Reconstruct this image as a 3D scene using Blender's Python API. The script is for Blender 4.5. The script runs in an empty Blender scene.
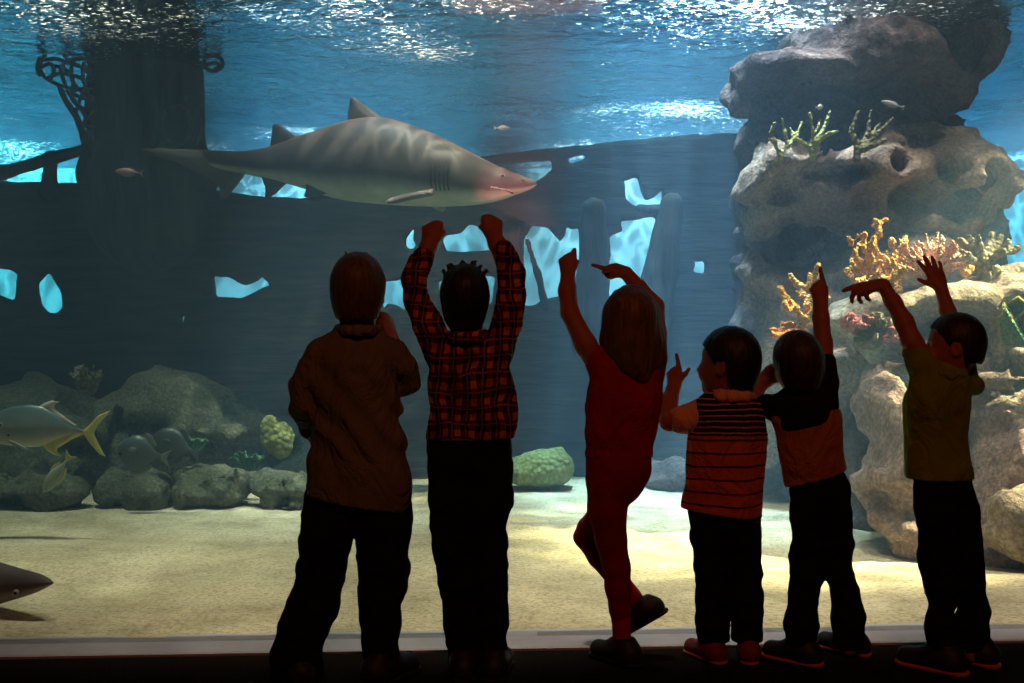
import bpy, math, random
import numpy as np
from mathutils import Vector, Matrix, Euler

random.seed(7)
rng = np.random.RandomState(7)
S = bpy.context.scene
COL = S.collection
FPX, CAMY, CAMZ, CX, CY = 1000.0, -3.3, 1.0, 512.0, 341.5
SURF = 2.9


def P(px, py, d):
    return np.array([(px - CX) / FPX * d, CAMY + d, CAMZ + (CY - py) / FPX * d])


# ------------------------------------------------------------------ noise
def _hash(i, j, k):
    h = (i * 374761393 + j * 668265263 + k * 2147483647 + 1013904223) & 0xFFFFFFFF
    h = ((h ^ (h >> 13)) * 1274126177) & 0xFFFFFFFF
    h = h ^ (h >> 16)
    return (h & 0xFFFF).astype(np.float32) / 65535.0


def vnoise(x, y, z):
    i, j, k = np.floor(x).astype(np.int64), np.floor(y).astype(np.int64), np.floor(z).astype(np.int64)
    u, v, w = (x - i).astype(np.float32), (y - j).astype(np.float32), (z - k).astype(np.float32)
    u, v, w = u * u * (3 - 2 * u), v * v * (3 - 2 * v), w * w * (3 - 2 * w)
    r = 0
    for a in (0, 1):
        for b in (0, 1):
            for c in (0, 1):
                r = r + _hash(i + a, j + b, k + c) * (u if a else 1 - u) * (v if b else 1 - v) * (w if c else 1 - w)
    return r * 2 - 1


def fbm(x, y, z, f=1.0, o=4, g=0.5, off=0.0):
    r, a, t = 0, 1.0, 0
    for n in range(o):
        r = r + a * vnoise(x * f + off + 17.3 * n, y * f + off * 1.7 - 9.1 * n, z * f - off + 3.7 * n)
        t += a
        a *= g
        f *= 2.03
    return r / t


# ------------------------------------------------------------------ signed-distance modelling
class Sdf:
    def __init__(self, h):
        self.h = h
        self.ops = []
        self.lo = np.full(3, 1e9)
        self.hi = np.full(3, -1e9)

    def _box(self, lo, hi, op):
        if op == '+':
            self.lo = np.minimum(self.lo, lo)
            self.hi = np.maximum(self.hi, hi)

    def cone(self, a, b, ra, rb, k=0.01, sq=1.0, ax=(0, 1, 0), op='+'):
        a, b = np.asarray(a, float), np.asarray(b, float)
        R = max(ra, rb) * max(1.0, sq)
        lo, hi = np.minimum(a, b) - R, np.maximum(a, b) + R
        self._box(lo, hi, op)
        self.ops.append(('cone', lo, hi, k, op, (a, b, ra, rb, sq, np.asarray(ax, float))))
        return self

    def chain(self, pts, k=0.01, sq=1.0, ax=(0, 1, 0), op='+'):
        for p, q in zip(pts[:-1], pts[1:]):
            self.cone(p[0], q[0], p[1], q[1], k, sq, ax, op)
        return self

    def ell(self, c, r, k=0.01, M=None, op='+'):
        c, r = np.asarray(c, float), np.asarray(r, float)
        R = np.max(r) if M is not None else r
        self._box(c - R, c + R, op)
        self.ops.append(('ell', c - R, c + R, k, op, (c, r, M)))
        return self

    def cut(self, p, n, k=0.0):
        self.ops.append(('cut', None, None, k, '', (np.asarray(p, float), np.asarray(n, float))))
        return self

    def fn(self, f):
        self.ops.append(('fn', None, None, 0, '', f))
        return self

    def field(self):
        h = self.h
        lo, hi = self.lo - 4 * h, self.hi + 4 * h
        n = np.ceil((hi - lo) / h).astype(int) + 1
        ax = [(lo[i] + h * np.arange(n[i])).astype(np.float32) for i in range(3)]
        F = np.full(tuple(n), 1.0, np.float32)
        for typ, bl, bh, k, op, A in self.ops:
            if typ in ('cut', 'fn'):
                X, Y, Z = ax[0][:, None, None], ax[1][None, :, None], ax[2][None, None, :]
                if typ == 'cut':
                    p, nn = A
                    g = (X - p[0]) * nn[0] + (Y - p[1]) * nn[1] + (Z - p[2]) * nn[2]
                    F = smax(F, g.astype(np.float32), k) if k else np.maximum(F, g.astype(np.float32))
                else:
                    F = A(F, X, Y, Z).astype(np.float32)
                continue
            pad = k + 4 * h
            s = [slice(max(0, int((bl[i] - pad - lo[i]) / h)), min(n[i], int((bh[i] + pad - lo[i]) / h) + 2)) for i in range(3)]
            X, Y, Z = ax[0][s[0]][:, None, None], ax[1][s[1]][None, :, None], ax[2][s[2]][None, None, :]
            if X.size == 0 or Y.size == 0 or Z.size == 0:
                continue
            if typ == 'cone':
                a, b, ra, rb, sq, q = A
                ab = b - a
                px, py, pz = X - a[0], Y - a[1], Z - a[2]
                if sq != 1.0:
                    m = (px * q[0] + py * q[1] + pz * q[2]) * (1 / sq - 1)
                    px, py, pz = px + m * q[0], py + m * q[1], pz + m * q[2]
                    ab = ab + q * (ab.dot(q) * (1 / sq - 1))
                L2 = max(ab.dot(ab), 1e-12)
                t = np.clip((px * ab[0] + py * ab[1] + pz * ab[2]) / L2, 0, 1)
                D = np.sqrt((px - t * ab[0]) ** 2 + (py - t * ab[1]) ** 2 + (pz - t * ab[2]) ** 2) - (ra + (rb - ra) * t)
                if sq < 1:
                    D = D * (0.4 + 0.6 * sq)
            else:
                c, r, M = A
                px, py, pz = X - c[0], Y - c[1], Z - c[2]
                if M is not None:
                    px, py, pz = (px * M[0][0] + py * M[0][1] + pz * M[0][2], px * M[1][0] + py * M[1][1] + pz * M[1][2],
                                  px * M[2][0] + py * M[2][1] + pz * M[2][2])
                qx, qy, qz = px / r[0], py / r[1], pz / r[2]
                k0 = np.sqrt(qx * qx + qy * qy + qz * qz)
                k1 = np.sqrt((qx / r[0]) ** 2 + (qy / r[1]) ** 2 + (qz / r[2]) ** 2)
                D = np.where(k1 > 1e-6, k0 * (k0 - 1) / np.maximum(k1, 1e-6), -np.min(r))
            D = D.astype(np.float32)
            G = F[s[0], s[1], s[2]]
            if op == '+':
                F[s[0], s[1], s[2]] = smin(G, D, k)
            else:
                F[s[0], s[1], s[2]] = smax(G, -D, k)
        F[0], F[-1], F[:, 0], F[:, -1], F[:, :, 0], F[:, :, -1] = 1, 1, 1, 1, 1, 1
        return F, lo

    def mesh(self, smooth=1):
        F, lo = self.field()
        return nets(F, lo, self.h, smooth)


def smin(a, b, k):
    if k <= 0:
        return np.minimum(a, b)
    h = np.maximum(k - np.abs(a - b), 0) / k
    return np.minimum(a, b) - h * h * k * 0.25


def smax(a, b, k):
    return -smin(-a, -b, k)


def nets(F, lo, h, smooth=1):
    n = F.shape
    ins = F < 0
    cnt = np.zeros((n[0] - 1, n[1] - 1, n[2] - 1), np.int8)
    for a in (0, 1):
        for b in (0, 1):
            for c in (0, 1):
                cnt += ins[a:n[0] - 1 + a, b:n[1] - 1 + b, c:n[2] - 1 + c]
    act = (cnt > 0) & (cnt < 8)
    I = np.argwhere(act)
    idx = np.full(act.shape, -1, np.int64)
    idx[act] = np.arange(len(I))
    acc = np.zeros((len(I), 3))
    w = np.zeros(len(I))
    cor = [(a, b, c) for a in (0, 1) for b in (0, 1) for c in (0, 1)]
    for p in cor:
        for q in cor:
            if sum(q[i] - p[i] for i in range(3)) == 1 and all(q[i] >= p[i] for i in range(3)):
                f0 = F[I[:, 0] + p[0], I[:, 1] + p[1], I[:, 2] + p[2]].astype(float)
                f1 = F[I[:, 0] + q[0], I[:, 1] + q[1], I[:, 2] + q[2]].astype(float)
                m = (f0 < 0) != (f1 < 0)
                t = np.where(m, f0 / np.where(m, f0 - f1, 1), 0)
                pp, qq = np.array(p, float), np.array(q, float)
                acc += m[:, None] * (pp + t[:, None] * (qq - pp))
                w += m
    V = lo + np.asarray(h) * (I + acc / np.maximum(w, 1)[:, None])
    Q = []
    for ax in range(3):
        u, v = (ax + 1) % 3, (ax + 2) % 3
        s0 = [slice(None)] * 3
        s1 = [slice(None)] * 3
        s0[ax], s1[ax] = slice(0, n[ax] - 1), slice(1, n[ax])
        A, B = ins[tuple(s0)], ins[tuple(s1)]
        E = np.argwhere(A != B)
        E = E[(E[:, u] > 0) & (E[:, v] > 0) & (E[:, u] < n[u] - 1) & (E[:, v] < n[v] - 1)]
        if not len(E):
            continue
        fl = A[E[:, 0], E[:, 1], E[:, 2]]
        c = []
        for du, dv in ((-1, -1), (0, -1), (0, 0), (-1, 0)):
            e = E.copy()
            e[:, u] += du
            e[:, v] += dv
            c.append(idx[e[:, 0], e[:, 1], e[:, 2]])
        c = np.stack(c, 1)
        c[~fl] = c[~fl][:, ::-1]
        Q.append(c)
    Q = np.concatenate(Q)
    for _ in range(smooth):
        s = np.zeros_like(V)
        m = np.zeros(len(V))
        for a in range(4):
            b = (a + 1) % 4
            np.add.at(s, Q[:, a], V[Q[:, b]])
            np.add.at(m, Q[:, a], 1)
            np.add.at(s, Q[:, b], V[Q[:, a]])
            np.add.at(m, Q[:, b], 1)
        V = 0.5 * V + 0.5 * s / np.maximum(m, 1)[:, None]
    return V, Q


def add(name, V, Q, mat, loc=(0, 0, 0), parent=None, cols=None, smooth=True, label=None, cat=None, group=None, kind=None):
    """link one mesh object; V is in the parent's frame (parents carry only a location)"""
    loc = np.asarray(loc, float)
    me = bpy.data.meshes.new(name)
    V = np.asarray(V, float) - loc
    if isinstance(Q, np.ndarray):
        k = Q.shape[1]
        me.vertices.add(len(V))
        me.vertices.foreach_set('co', V.astype(np.float32).ravel())
        me.loops.add(Q.size)
        me.loops.foreach_set('vertex_index', Q.astype(np.int32).ravel())
        me.polygons.add(len(Q))
        me.polygons.foreach_set('loop_start', np.arange(0, Q.size, k, dtype=np.int32))
        me.polygons.foreach_set('loop_total', np.full(len(Q), k, np.int32))
        me.update(calc_edges=True)
        me.validate()
    else:
        me.from_pydata([tuple(v) for v in V], [], [tuple(q) for q in Q])
        me.update()
    if smooth:
        me.polygons.foreach_set('use_smooth', np.ones(len(me.polygons), bool))
    if cols is not None:
        a = me.color_attributes.new('Col', 'FLOAT_COLOR', 'POINT')
        c = np.ones((len(V), 4), np.float32)
        c[:, :3] = cols
        a.data.foreach_set('color', c.ravel())
    me.materials.append(mat)
    o = bpy.data.objects.new(name, me)
    COL.objects.link(o)
    o.location = loc
    if parent is not None:
        o.parent = parent
        if parent.parent is None:
            o.location = loc - np.array(parent.location)
        else:
            o.location = loc - np.array(parent.location) - np.array(parent.parent.location)
    tag(o, label, cat, group, kind)
    return o


def tag(o, label=None, cat=None, group=None, kind=None):
    if label:
        o['label'] = label
    if cat:
        o['category'] = cat
    if group:
        o['group'] = group
    if kind:
        o['kind'] = kind
    return o


def empty(name, loc, label, cat, group=None):
    o = bpy.data.objects.new(name, None)
    COL.objects.link(o)
    o.location = loc
    o.empty_display_size = 0.1
    return tag(o, label, cat, group)


# ------------------------------------------------------------------ materials
class Nt:
    def __init__(self, name):
        self.m = bpy.data.materials.new(name)
        self.m.use_nodes = True
        self.t = self.m.node_tree
        self.t.nodes.clear()
        self.out = self.n('ShaderNodeOutputMaterial')

    def n(self, typ, **kw):
        nd = self.t.nodes.new(typ)
        for k, v in kw.items():
            setattr(nd, k, v)
        return nd

    def l(self, a, b):
        self.t.links.new(a, b)

    def val(self, sock, v):
        if hasattr(v, 'links') or hasattr(v, 'is_linked'):
            self.l(v, sock)
        else:
            sock.default_value = v

    def math(self, op, a, b=0.0, c=None, clamp=False):
        nd = self.n('ShaderNodeMath', operation=op, use_clamp=clamp)
        self.val(nd.inputs[0], a)
        self.val(nd.inputs[1], b)
        if c is not None:
            self.val(nd.inputs[2], c)
        return nd.outputs[0]

    def coord(self, scale=(1, 1, 1), kind='Object'):
        tc = self.n('ShaderNodeTexCoord')
        mp = self.n('ShaderNodeMapping')
        mp.inputs['Scale'].default_value = scale
        self.l(tc.outputs[kind], mp.inputs['Vector'])
        return mp.outputs[0]

    def noise(self, vec, scale, detail=4, rough=0.55, dist=0.0):
        nd = self.n('ShaderNodeTexNoise')
        self.l(vec, nd.inputs['Vector'])
        nd.inputs['Scale'].default_value = scale
        nd.inputs['Detail'].default_value = detail
        nd.inputs['Roughness'].default_value = rough
        nd.inputs['Distortion'].default_value = dist
        return nd.outputs['Fac']

    def ramp(self, fac, stops, interp='LINEAR'):
        nd = self.n('ShaderNodeValToRGB')
        nd.color_ramp.interpolation = interp
        e = nd.color_ramp.elements
        while len(e) < len(stops):
            e.new(0.5)
        for i, (p, c) in enumerate(stops):
            e[i].position = p
            e[i].color = tuple(c) + (1,) if len(c) == 3 else c
        self.l(fac, nd.inputs[0])
        return nd.outputs[0]

    def mix(self, fac, a, b, mode='MIX'):
        nd = self.n('ShaderNodeMix', data_type='RGBA', blend_type=mode)
        self.val(nd.inputs[0], fac)
        for s, v in ((nd.inputs[6], a), (nd.inputs[7], b)):
            if isinstance(v, (tuple, list)):
                s.default_value = tuple(v) + (1,)
            else:
                self.l(v, s)
        return nd.outputs[2]

    def bump(self, h, strength, dist, nrm=None):
        nd = self.n('ShaderNodeBump')
        nd.inputs['Strength'].default_value = strength
        nd.inputs['Distance'].default_value = dist
        self.l(h, nd.inputs['Height'])
        if nrm is not None:
            self.l(nrm, nd.inputs['Normal'])
        return nd.outputs[0]

    def pbr(self, color, rough=0.8, normal=None, spec=0.3, sheen=0.0):
        b = self.n('ShaderNodeBsdfPrincipled')
        if isinstance(color, (tuple, list)):
            b.inputs['Base Color'].default_value = tuple(color) + (1,)
        else:
            self.l(color, b.inputs['Base Color'])
        b.inputs['Roughness'].default_value = rough
        b.inputs['Specular IOR Level'].default_value = spec
        if sheen:
            b.inputs['Sheen Weight'].default_value = sheen
        if normal is not None:
            self.l(normal, b.inputs['Normal'])
        self.l(b.outputs[0], self.out.inputs[0])
        return self.m


def simple(name, c1, c2=None, scale=8.0, rough=0.8, bump=0.3, bscale=40.0, bdist=0.005, spec=0.3, stretch=(1, 1, 1), lo=0.35, hi=0.65):
    t = Nt(name)
    v = t.coord(stretch)
    c = t.ramp(t.noise(v, scale), [(lo, c1), (hi, c2 or c1)])
    nb = t.bump(t.noise(v, bscale, 5), bump, bdist)
    return t.pbr(c, rough, nb, spec)


def cloth(name, c1, c2, fold=9.0, bump=0.6):
    t = Nt(name)
    v = t.coord((1, 1, 0.55))
    c = t.ramp(t.noise(v, 6.0), [(0.3, c1), (0.7, c2)])
    b1 = t.bump(t.noise(v, fold, 4, 0.55, 1.6), bump, 0.045)
    w = t.coord()
    b2 = t.bump(t.noise(w, 350, 2), 0.25, 0.002, b1)
    return t.pbr(c, 0.9, b2, 0.1)


def skin_mat(name, c):
    t = Nt(name)
    v = t.coord()
    k = t.ramp(t.noise(v, 18), [(0.3, tuple(x * 0.85 for x in c)), (0.7, c)])
    nb = t.bump(t.noise(v, 180, 3), 0.15, 0.002)
    return t.pbr(k, 0.55, nb, 0.35)


def hair_mat(name, c1, c2):
    t = Nt(name)
    v = t.coord((60, 60, 6))
    f = t.noise(v, 1.6, 4)
    return t.pbr(t.ramp(f, [(0.3, c1), (0.7, c2)]), 0.5, t.bump(f, 0.6, 0.006), 0.4)


def attr_mat(name, rough=0.5, scale=30, amt=0.25, bump=0.2, spec=0.4):
    t = Nt(name)
    a = t.n('ShaderNodeAttribute', attribute_name='Col')
    f = t.noise(t.coord(), scale, 4)
    g = t.ramp(f, [(0.3, (1 - amt,) * 3), (0.7, (1, 1, 1))])
    c = t.mix(1.0, a.outputs['Color'], g, 'MULTIPLY')
    return t.pbr(c, rough, t.bump(f, bump, 0.01), spec)


def rock_mat(name, c1, c2, c3, scale=3.0):
    t = Nt(name)
    v = t.coord()
    f = t.noise(v, scale, 6, 0.6, 0.4)
    c = t.ramp(f, [(0.3, c1), (0.5, c2), (0.7, c3)])
    sp = t.ramp(t.noise(v, 45, 3), [(0.42, (0.55, 0.55, 0.55)), (0.6, (1.05, 1.05, 1.05))])
    c = t.mix(0.8, c, sp, 'MULTIPLY')
    b1 = t.bump(t.noise(v, 9, 6, 0.65), 0.8, 0.10)
    b2 = t.bump(t.noise(v, 60, 4, 0.6), 0.5, 0.02, b1)
    return t.pbr(c, 0.95, b2, 0.1)


def coral_mat(name, c1, c2, c3=None, sc=60):
    t = Nt(name)
    v = t.coord()
    vo = t.n('ShaderNodeTexVoronoi')
    t.l(v, vo.inputs['Vector'])
    vo.inputs['Scale'].default_value = sc
    c = t.ramp(vo.outputs['Distance'], [(0.1, c3 or c2), (0.6, c1)])
    c = t.mix(t.noise(v, 12), c, c2)
    inv = t.math('SUBTRACT', 1.0, vo.outputs['Distance'])
    return t.pbr(c, 0.85, t.bump(inv, 1.0, 0.02), 0.15)


# ------------------------------------------------------------------ flat plates with real thickness, from an outline
def poly_sd(X, Z, pts):
    pts = np.asarray(pts, float)
    a, b = pts, np.roll(pts, -1, 0)
    best = np.full(X.shape, 1e9)
    inside = np.zeros(X.shape, bool)
    for (ax, az), (bx, bz) in zip(a, b):
        ex, ez = bx - ax, bz - az
        L = max(ex * ex + ez * ez, 1e-12)
        t = np.clip(((X - ax) * ex + (Z - az) * ez) / L, 0, 1)
        best = np.minimum(best, (X - ax - t * ex) ** 2 + (Z - az - t * ez) ** 2)
        cr = ((az > Z) != (bz > Z)) & (X < (bx - ax) * (Z - az) / np.where(abs(bz - az) < 1e-12, 1e-12, bz - az) + ax)
        inside ^= cr
    d = np.sqrt(best)
    return np.where(inside, -d, d)


def plate(outline, t, h, holes=(), taper=None, rag=0.0, ragf=6.0, relief=0.0, relf=5.0, y0=0.0, warp=None, seed=0.0, smooth=1):
    """outline and holes in (x, z) metres; thickness t in y about y0 (bent by warp(x, z))"""
    o = np.asarray(outline, float)
    pad = 4 * h + rag
    lo = np.array([o[:, 0].min() - pad, y0 - t / 2 - pad - relief, o[:, 1].min() - pad])
    hi = np.array([o[:, 0].max() + pad, y0 + t / 2 + pad + relief, o[:, 1].max() + pad])
    hy = min(h, t / 3.5)
    hv = np.array([h, hy, h])
    n = np.ceil((hi - lo) / hv).astype(int) + 1
    x, y, z = [lo[i] + hv[i] * np.arange(n[i]) for i in range(3)]
    X, Z = np.meshgrid(x, z, indexing='ij')
    d = poly_sd(X, Z, outline)
    for q in holes:
        d = np.maximum(d, -poly_sd(X, Z, q))
    if rag:
        d = d + rag * fbm(X, X * 0 + 1.3, Z, ragf, 3, off=seed)
    hw = np.full(X.shape, t / 2)
    if taper:
        hw = np.minimum(hw, np.maximum(-d, 0) * taper + hy * 0.6)
    X3, Y3, Z3 = X[:, None, :], y[None, :, None], Z[:, None, :]
    r = relief * fbm(X3, Y3, Z3, relf, 3, off=seed + 5) if relief else 0
    F = np.maximum(d[:, None, :], np.abs(Y3 - y0) - hw[:, None, :] - r).astype(np.float32)
    F[0], F[-1], F[:, 0], F[:, -1], F[:, :, 0], F[:, :, -1] = 1, 1, 1, 1, 1, 1
    V, Q = nets(F, lo, hv, smooth)
    if warp is not None:
        V[:, 1] += warp(V[:, 0], V[:, 2])
    return V, Q


def tube(pts, r, seg=8):
    """a round rope / rod through pts"""
    pts = [np.asarray(p, float) for p in pts]
    V, Q = [], []
    n = len(pts)
    for i, p in enumerate(pts):
        t = pts[min(i + 1, n - 1)] - pts[max(i - 1, 0)]
        t = t / np.linalg.norm(t)
        u = np.cross(t, (0.3, 1, 0.1))
        u /= np.linalg.norm(u)
        w = np.cross(t, u)
        rr = r[i] if isinstance(r, (list, tuple)) else r
        for s in range(seg):
            a = 2 * math.pi * s / seg
            V.append(p + rr * (math.cos(a) * u + math.sin(a) * w))
    for i in range(n - 1):
        for s in range(seg):
            s2 = (s + 1) % seg
            Q.append((i * seg + s, i * seg + s2, (i + 1) * seg + s2, (i + 1) * seg + s))
    Q.append(tuple(range(seg))[::-1])
    Q.append(tuple((n - 1) * seg + s for s in range(seg)))
    return V, Q


def box(lo, hi):
    (a, b, c), (d, e, f) = lo, hi
    V = [(a, b, c), (d, b, c), (d, e, c), (a, e, c), (a, b, f), (d, b, f), (d, e, f), (a, e, f)]
    return V, [(0, 3, 2, 1), (4, 5, 6, 7), (0, 1, 5, 4), (1, 2, 6, 5), (2, 3, 7, 6), (3, 0, 4, 7)]


#==MAIN==
# ------------------------------------------------------------------ render-independent settings, camera
S.view_settings.view_transform = 'Standard'
S.view_settings.look = 'None'
S.view_settings.gamma = 1
S.view_settings.exposure = 0.0
S.view_settings.use_curve_mapping = False
S.cycles.use_denoising = True
S.cycles.max_bounces = 6
S.cycles.diffuse_bounces = 2
S.cycles.glossy_bounces = 3
S.cycles.volume_bounces = 0
S.cycles.transparent_max_bounces = 24
S.cycles.caustics_reflective = False
S.cycles.caustics_refractive = False
S.cycles.sample_clamp_indirect = 4.0
S.cycles.volume_step_rate = 2.0
wd = bpy.data.worlds.new('World')
S.world = wd
wd.use_nodes = True
wd.node_tree.nodes['Background'].inputs[0].default_value = (0.01, 0.012, 0.016, 1)
wd.node_tree.nodes['Background'].inputs[1].default_value = 0.12
cd = bpy.data.cameras.new('camera')
cam = bpy.data.objects.new('camera', cd)
COL.objects.link(cam)
cam.location = (0, CAMY, CAMZ)
cam.rotation_euler = (math.pi / 2, 0, 0)
cd.sensor_width = 36
cd.lens = 36 * FPX / 1024
cd.clip_start = 0.05
S.camera = cam


def glass_y(x):
    return 0.05 + 0.053 * x


TX, TB = 8.5, 8.0     # tank half width and back

# ---- visitors' side: carpet, sill, glass
t = Nt('carpet')
v = t.coord()
f = t.noise(v, 160, 3, 0.7)
c = t.ramp(f, [(0.35, (0.006, 0.005, 0.005)), (0.7, (0.03, 0.022, 0.018))])
carpet = t.pbr(c, 1.0, t.bump(f, 1.0, 0.01), 0.05)
n = 90
xs = np.linspace(-5, 5, n)
ys = np.linspace(-7, 0, n)
V = [(x, y + (glass_y(x) - 0.115 if j == n - 1 else 0), 0) for j, y in enumerate(ys) for x in xs]
Q = [(j * n + i, j * n + i + 1, (j + 1) * n + i + 1, (j + 1) * n + i) for j in range(n - 1) for i in range(n - 1)]
add('floor', V, Q, carpet, kind='structure')
t = Nt('sill_paint')
v = t.coord()
sill_m = t.pbr(t.ramp(t.noise(v, 7, 4), [(0.3, (0.42, 0.39, 0.46)), (0.7, (0.52, 0.49, 0.56))]), 0.6, t.bump(t.noise(v, 90, 3), 0.1, 0.002))
V, Q = [], []
for k, x in enumerate(np.linspace(-5, 5, 60)):
    g = glass_y(x)
    V += [(x, g - 0.122, -0.05), (x, g - 0.122, 0.008), (x, g - 0.114, 0.012), (x, g + 0.08, 0.012), (x, g + 0.08, -0.05)]
    if k:
        a, b = 5 * (k - 1), 5 * k
        Q += [(a + i, b + i, b + (i + 1) % 5, a + (i + 1) % 5) for i in range(5)]
add('trim_1', V, Q, sill_m, smooth=False, kind='structure')

t = Nt('acrylic')
tr = t.n('ShaderNodeBsdfTransparent')
tr.inputs[0].default_value = (0.985, 0.99, 0.99, 1)
gl = t.n('ShaderNodeBsdfGlossy')
gl.inputs['Roughness'].default_value = 0.02
mx = t.n('ShaderNodeMixShader')
lw = t.n('ShaderNodeLayerWeight')
lw.inputs[0].default_value = 0.25
t.l(t.math('MULTIPLY', lw.outputs['Fresnel'], 0.25), mx.inputs[0])
t.l(tr.outputs[0], mx.inputs[1])
t.l(gl.outputs[0], mx.inputs[2])
t.l(mx.outputs[0], t.out.inputs[0])
acrylic = t.m
V, Q = box((-5, 0, 0.012), (5, 0.06, 3.9))
V = [(x, y + glass_y(x), z) for x, y, z in V]
add('window_1', V, Q, acrylic, smooth=False, kind='structure')

# ---- tank: sand bed, back and side walls
t = Nt('sand_grains')
v = t.coord()
big = t.noise(v, 2.6, 6, 0.65)
c = t.ramp(big, [(0.36, (0.47, 0.375, 0.245)), (0.64, (0.74, 0.61, 0.425))])
gr = t.ramp(t.noise(v, 55, 4, 0.75), [(0.38, (0.5, 0.47, 0.42)), (0.5, (0.97, 0.97, 0.97)), (0.66, (1.12, 1.1, 1.06))])
c = t.mix(0.75, c, gr, 'MULTIPLY')
b1 = t.bump(t.noise(t.coord((1, 2.2, 1)), 3.5, 5, 0.6), 0.5, 0.07)
b2 = t.bump(t.noise(v, 120, 3), 0.4, 0.01, b1)
sand_m = t.pbr(c, 1.0, b2, 0.05)
nx, ny = 300, 240
xs = np.linspace(-TX, TX, nx)
w = np.linspace(0, 1, ny) ** 1.5
X, W = np.meshgrid(xs, w)
Y = (glass_y(X) + 0.05) * (1 - W) + (TB + 0.2) * W
fade = np.clip((Y - glass_y(X) - 0.05) / 0.5, 0, 1)
Z = 0.012 + fade * (0.04 * fbm(X, Y, X * 0, 0.7, 3) + 0.02 * fbm(X * 0.8, Y * 1.5, X * 0 + 4, 2.2, 4))
V = np.stack([X, Y, Z], -1).reshape(-1, 3)
Q = np.array([(j * nx + i, j * nx + i + 1, (j + 1) * nx + i + 1, (j + 1) * nx + i) for j in range(ny - 1) for i in range(nx - 1)])
add('sand_floor', V, Q, sand_m, kind='structure')

t = Nt('painted_tank_wall')
v = t.coord((0.4, 1, 1))
c = t.ramp(t.noise(v, 1.3, 4), [(0.3, (0.30, 0.50, 0.57)), (0.7, (0.42, 0.60, 0.64))])
wall_m = t.pbr(c, 0.9, t.bump(t.noise(v, 5, 4), 0.3, 0.05), 0.1)


def wall(name, a, b, t=0.2):
    V, Q = box(a, b)
    add(name, V, Q, wall_m, smooth=False, kind='structure')


wall('wall_back', (-TX - 0.2, TB, -0.2), (TX + 0.2, TB + 0.2, 2.96))
wall('wall_left', (-TX - 0.2, -0.4, -0.2), (-TX, TB, 2.96))
wall('wall_right', (TX, 0.5, -0.2), (TX + 0.2, TB, 2.96))

room_m = simple('dark_hall_paint', (0.02, 0.02, 0.022), (0.03, 0.03, 0.032), 3, 0.9)
V, Q = box((-TX - 0.2, 0.065, 2.35), (TX + 0.2, 0.19, 8.5))
add('wall_front', [(x, y + glass_y(x), z) for x, y, z in V], Q, room_m, smooth=False, kind='structure')
V, Q = box((-TX - 0.2, -7.5, 4.2), (TX + 0.2, -0.5, 4.4))
add('ceiling', V, Q, room_m, smooth=False, kind='structure')

# ---- water: body of slightly cloudy water, and its rippled surface
t = Nt('tank_water')
sc = t.n('ShaderNodeVolumeScatter')
sc.inputs['Color'].default_value = (0.36, 0.64, 1.0, 1)
sc.inputs['Density'].default_value = 0.066
sc.inputs['Anisotropy'].default_value = 0.0
ab = t.n('ShaderNodeVolumeAbsorption')
ab.inputs['Color'].default_value = (0.16, 0.70, 0.88, 1)
ab.inputs['Density'].default_value = 0.165
ad = t.n('ShaderNodeAddShader')
t.l(sc.outputs[0], ad.inputs[0])
t.l(ab.outputs[0], ad.inputs[1])
t.l(ad.outputs[0], t.out.inputs['Volume'])
V, Q = box((-TX + 0.01, 0.062, -0.15), (TX - 0.01, TB - 0.01, SURF + 0.12))
V = [(x, y if y > 1 else y + glass_y(x), z) for x, y, z in V]
add('water', V, Q, t.m, smooth=False, kind='structure')

t = Nt('water_surface')
v = t.coord((1, 1, 1))
# rippled mirror seen from below, partly letting the lamps through, with white flecks painted in for glints
vb = t.coord((1.0, 1.35, 1.0))
r1 = t.bump(t.noise(vb, 4.5, 3, 0.5, 0.6), 1.0, 0.035)
r2 = t.bump(t.noise(vb, 16.0, 3, 0.55), 1.0, 0.008, r1)
go = t.n('ShaderNodeBsdfGlossy')
go.inputs['Roughness'].default_value = 0.04
go.inputs['Color'].default_value = (0.38, 0.70, 0.95, 1)
t.l(r2, go.inputs['Normal'])
vo = t.n('ShaderNodeTexVoronoi', feature='DISTANCE_TO_EDGE')
dv = t.n('ShaderNodeVectorMath', operation='ADD')
nz = t.n('ShaderNodeTexNoise')
nz.inputs['Scale'].default_value = 2.0
t.l(v, nz.inputs['Vector'])
sv = t.n('ShaderNodeVectorMath', operation='SCALE')
sv.inputs['Scale'].default_value = 0.5
t.l(nz.outputs['Color'], sv.inputs[0])
t.l(v, dv.inputs[0])
t.l(sv.outputs[0], dv.inputs[1])
t.l(dv.outputs[0], vo.inputs['Vector'])
vo.inputs['Scale'].default_value = 6.5
ca = t.ramp(vo.outputs['Distance'], [(0.0, (1, 1, 1)), (0.05, (0.9, 0.9, 0.9)), (0.16, (0.36, 0.36, 0.36)), (0.5, (0.3, 0.3, 0.3))])  # caustic light lines put into the transparency as a bright net
tp = t.n('ShaderNodeBsdfTransparent')
t.l(ca, tp.inputs[0])
m1 = t.n('ShaderNodeMixShader')
m1.inputs[0].default_value = 0.45
t.l(tp.outputs[0], m1.inputs[1])
t.l(go.outputs[0], m1.inputs[2])
tl = t.n('ShaderNodeBsdfTranslucent')
tl.inputs[0].default_value = (0.9, 0.93, 0.95, 1)
m2 = t.n('ShaderNodeMixShader')
fl = t.noise(t.coord((11, 26, 1)), 2.2, 4, 0.7)
pt = t.noise(v, 0.9, 3)
th = t.math('MULTIPLY_ADD', pt, 0.55, fl)
fk = t.math('MULTIPLY', t.math('SUBTRACT', th, 0.90), 12.0, clamp=True)
t.l(fk, m2.inputs[0])
t.l(m1.outputs[0], m2.inputs[1])
t.l(tl.outputs[0], m2.inputs[2])
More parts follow.
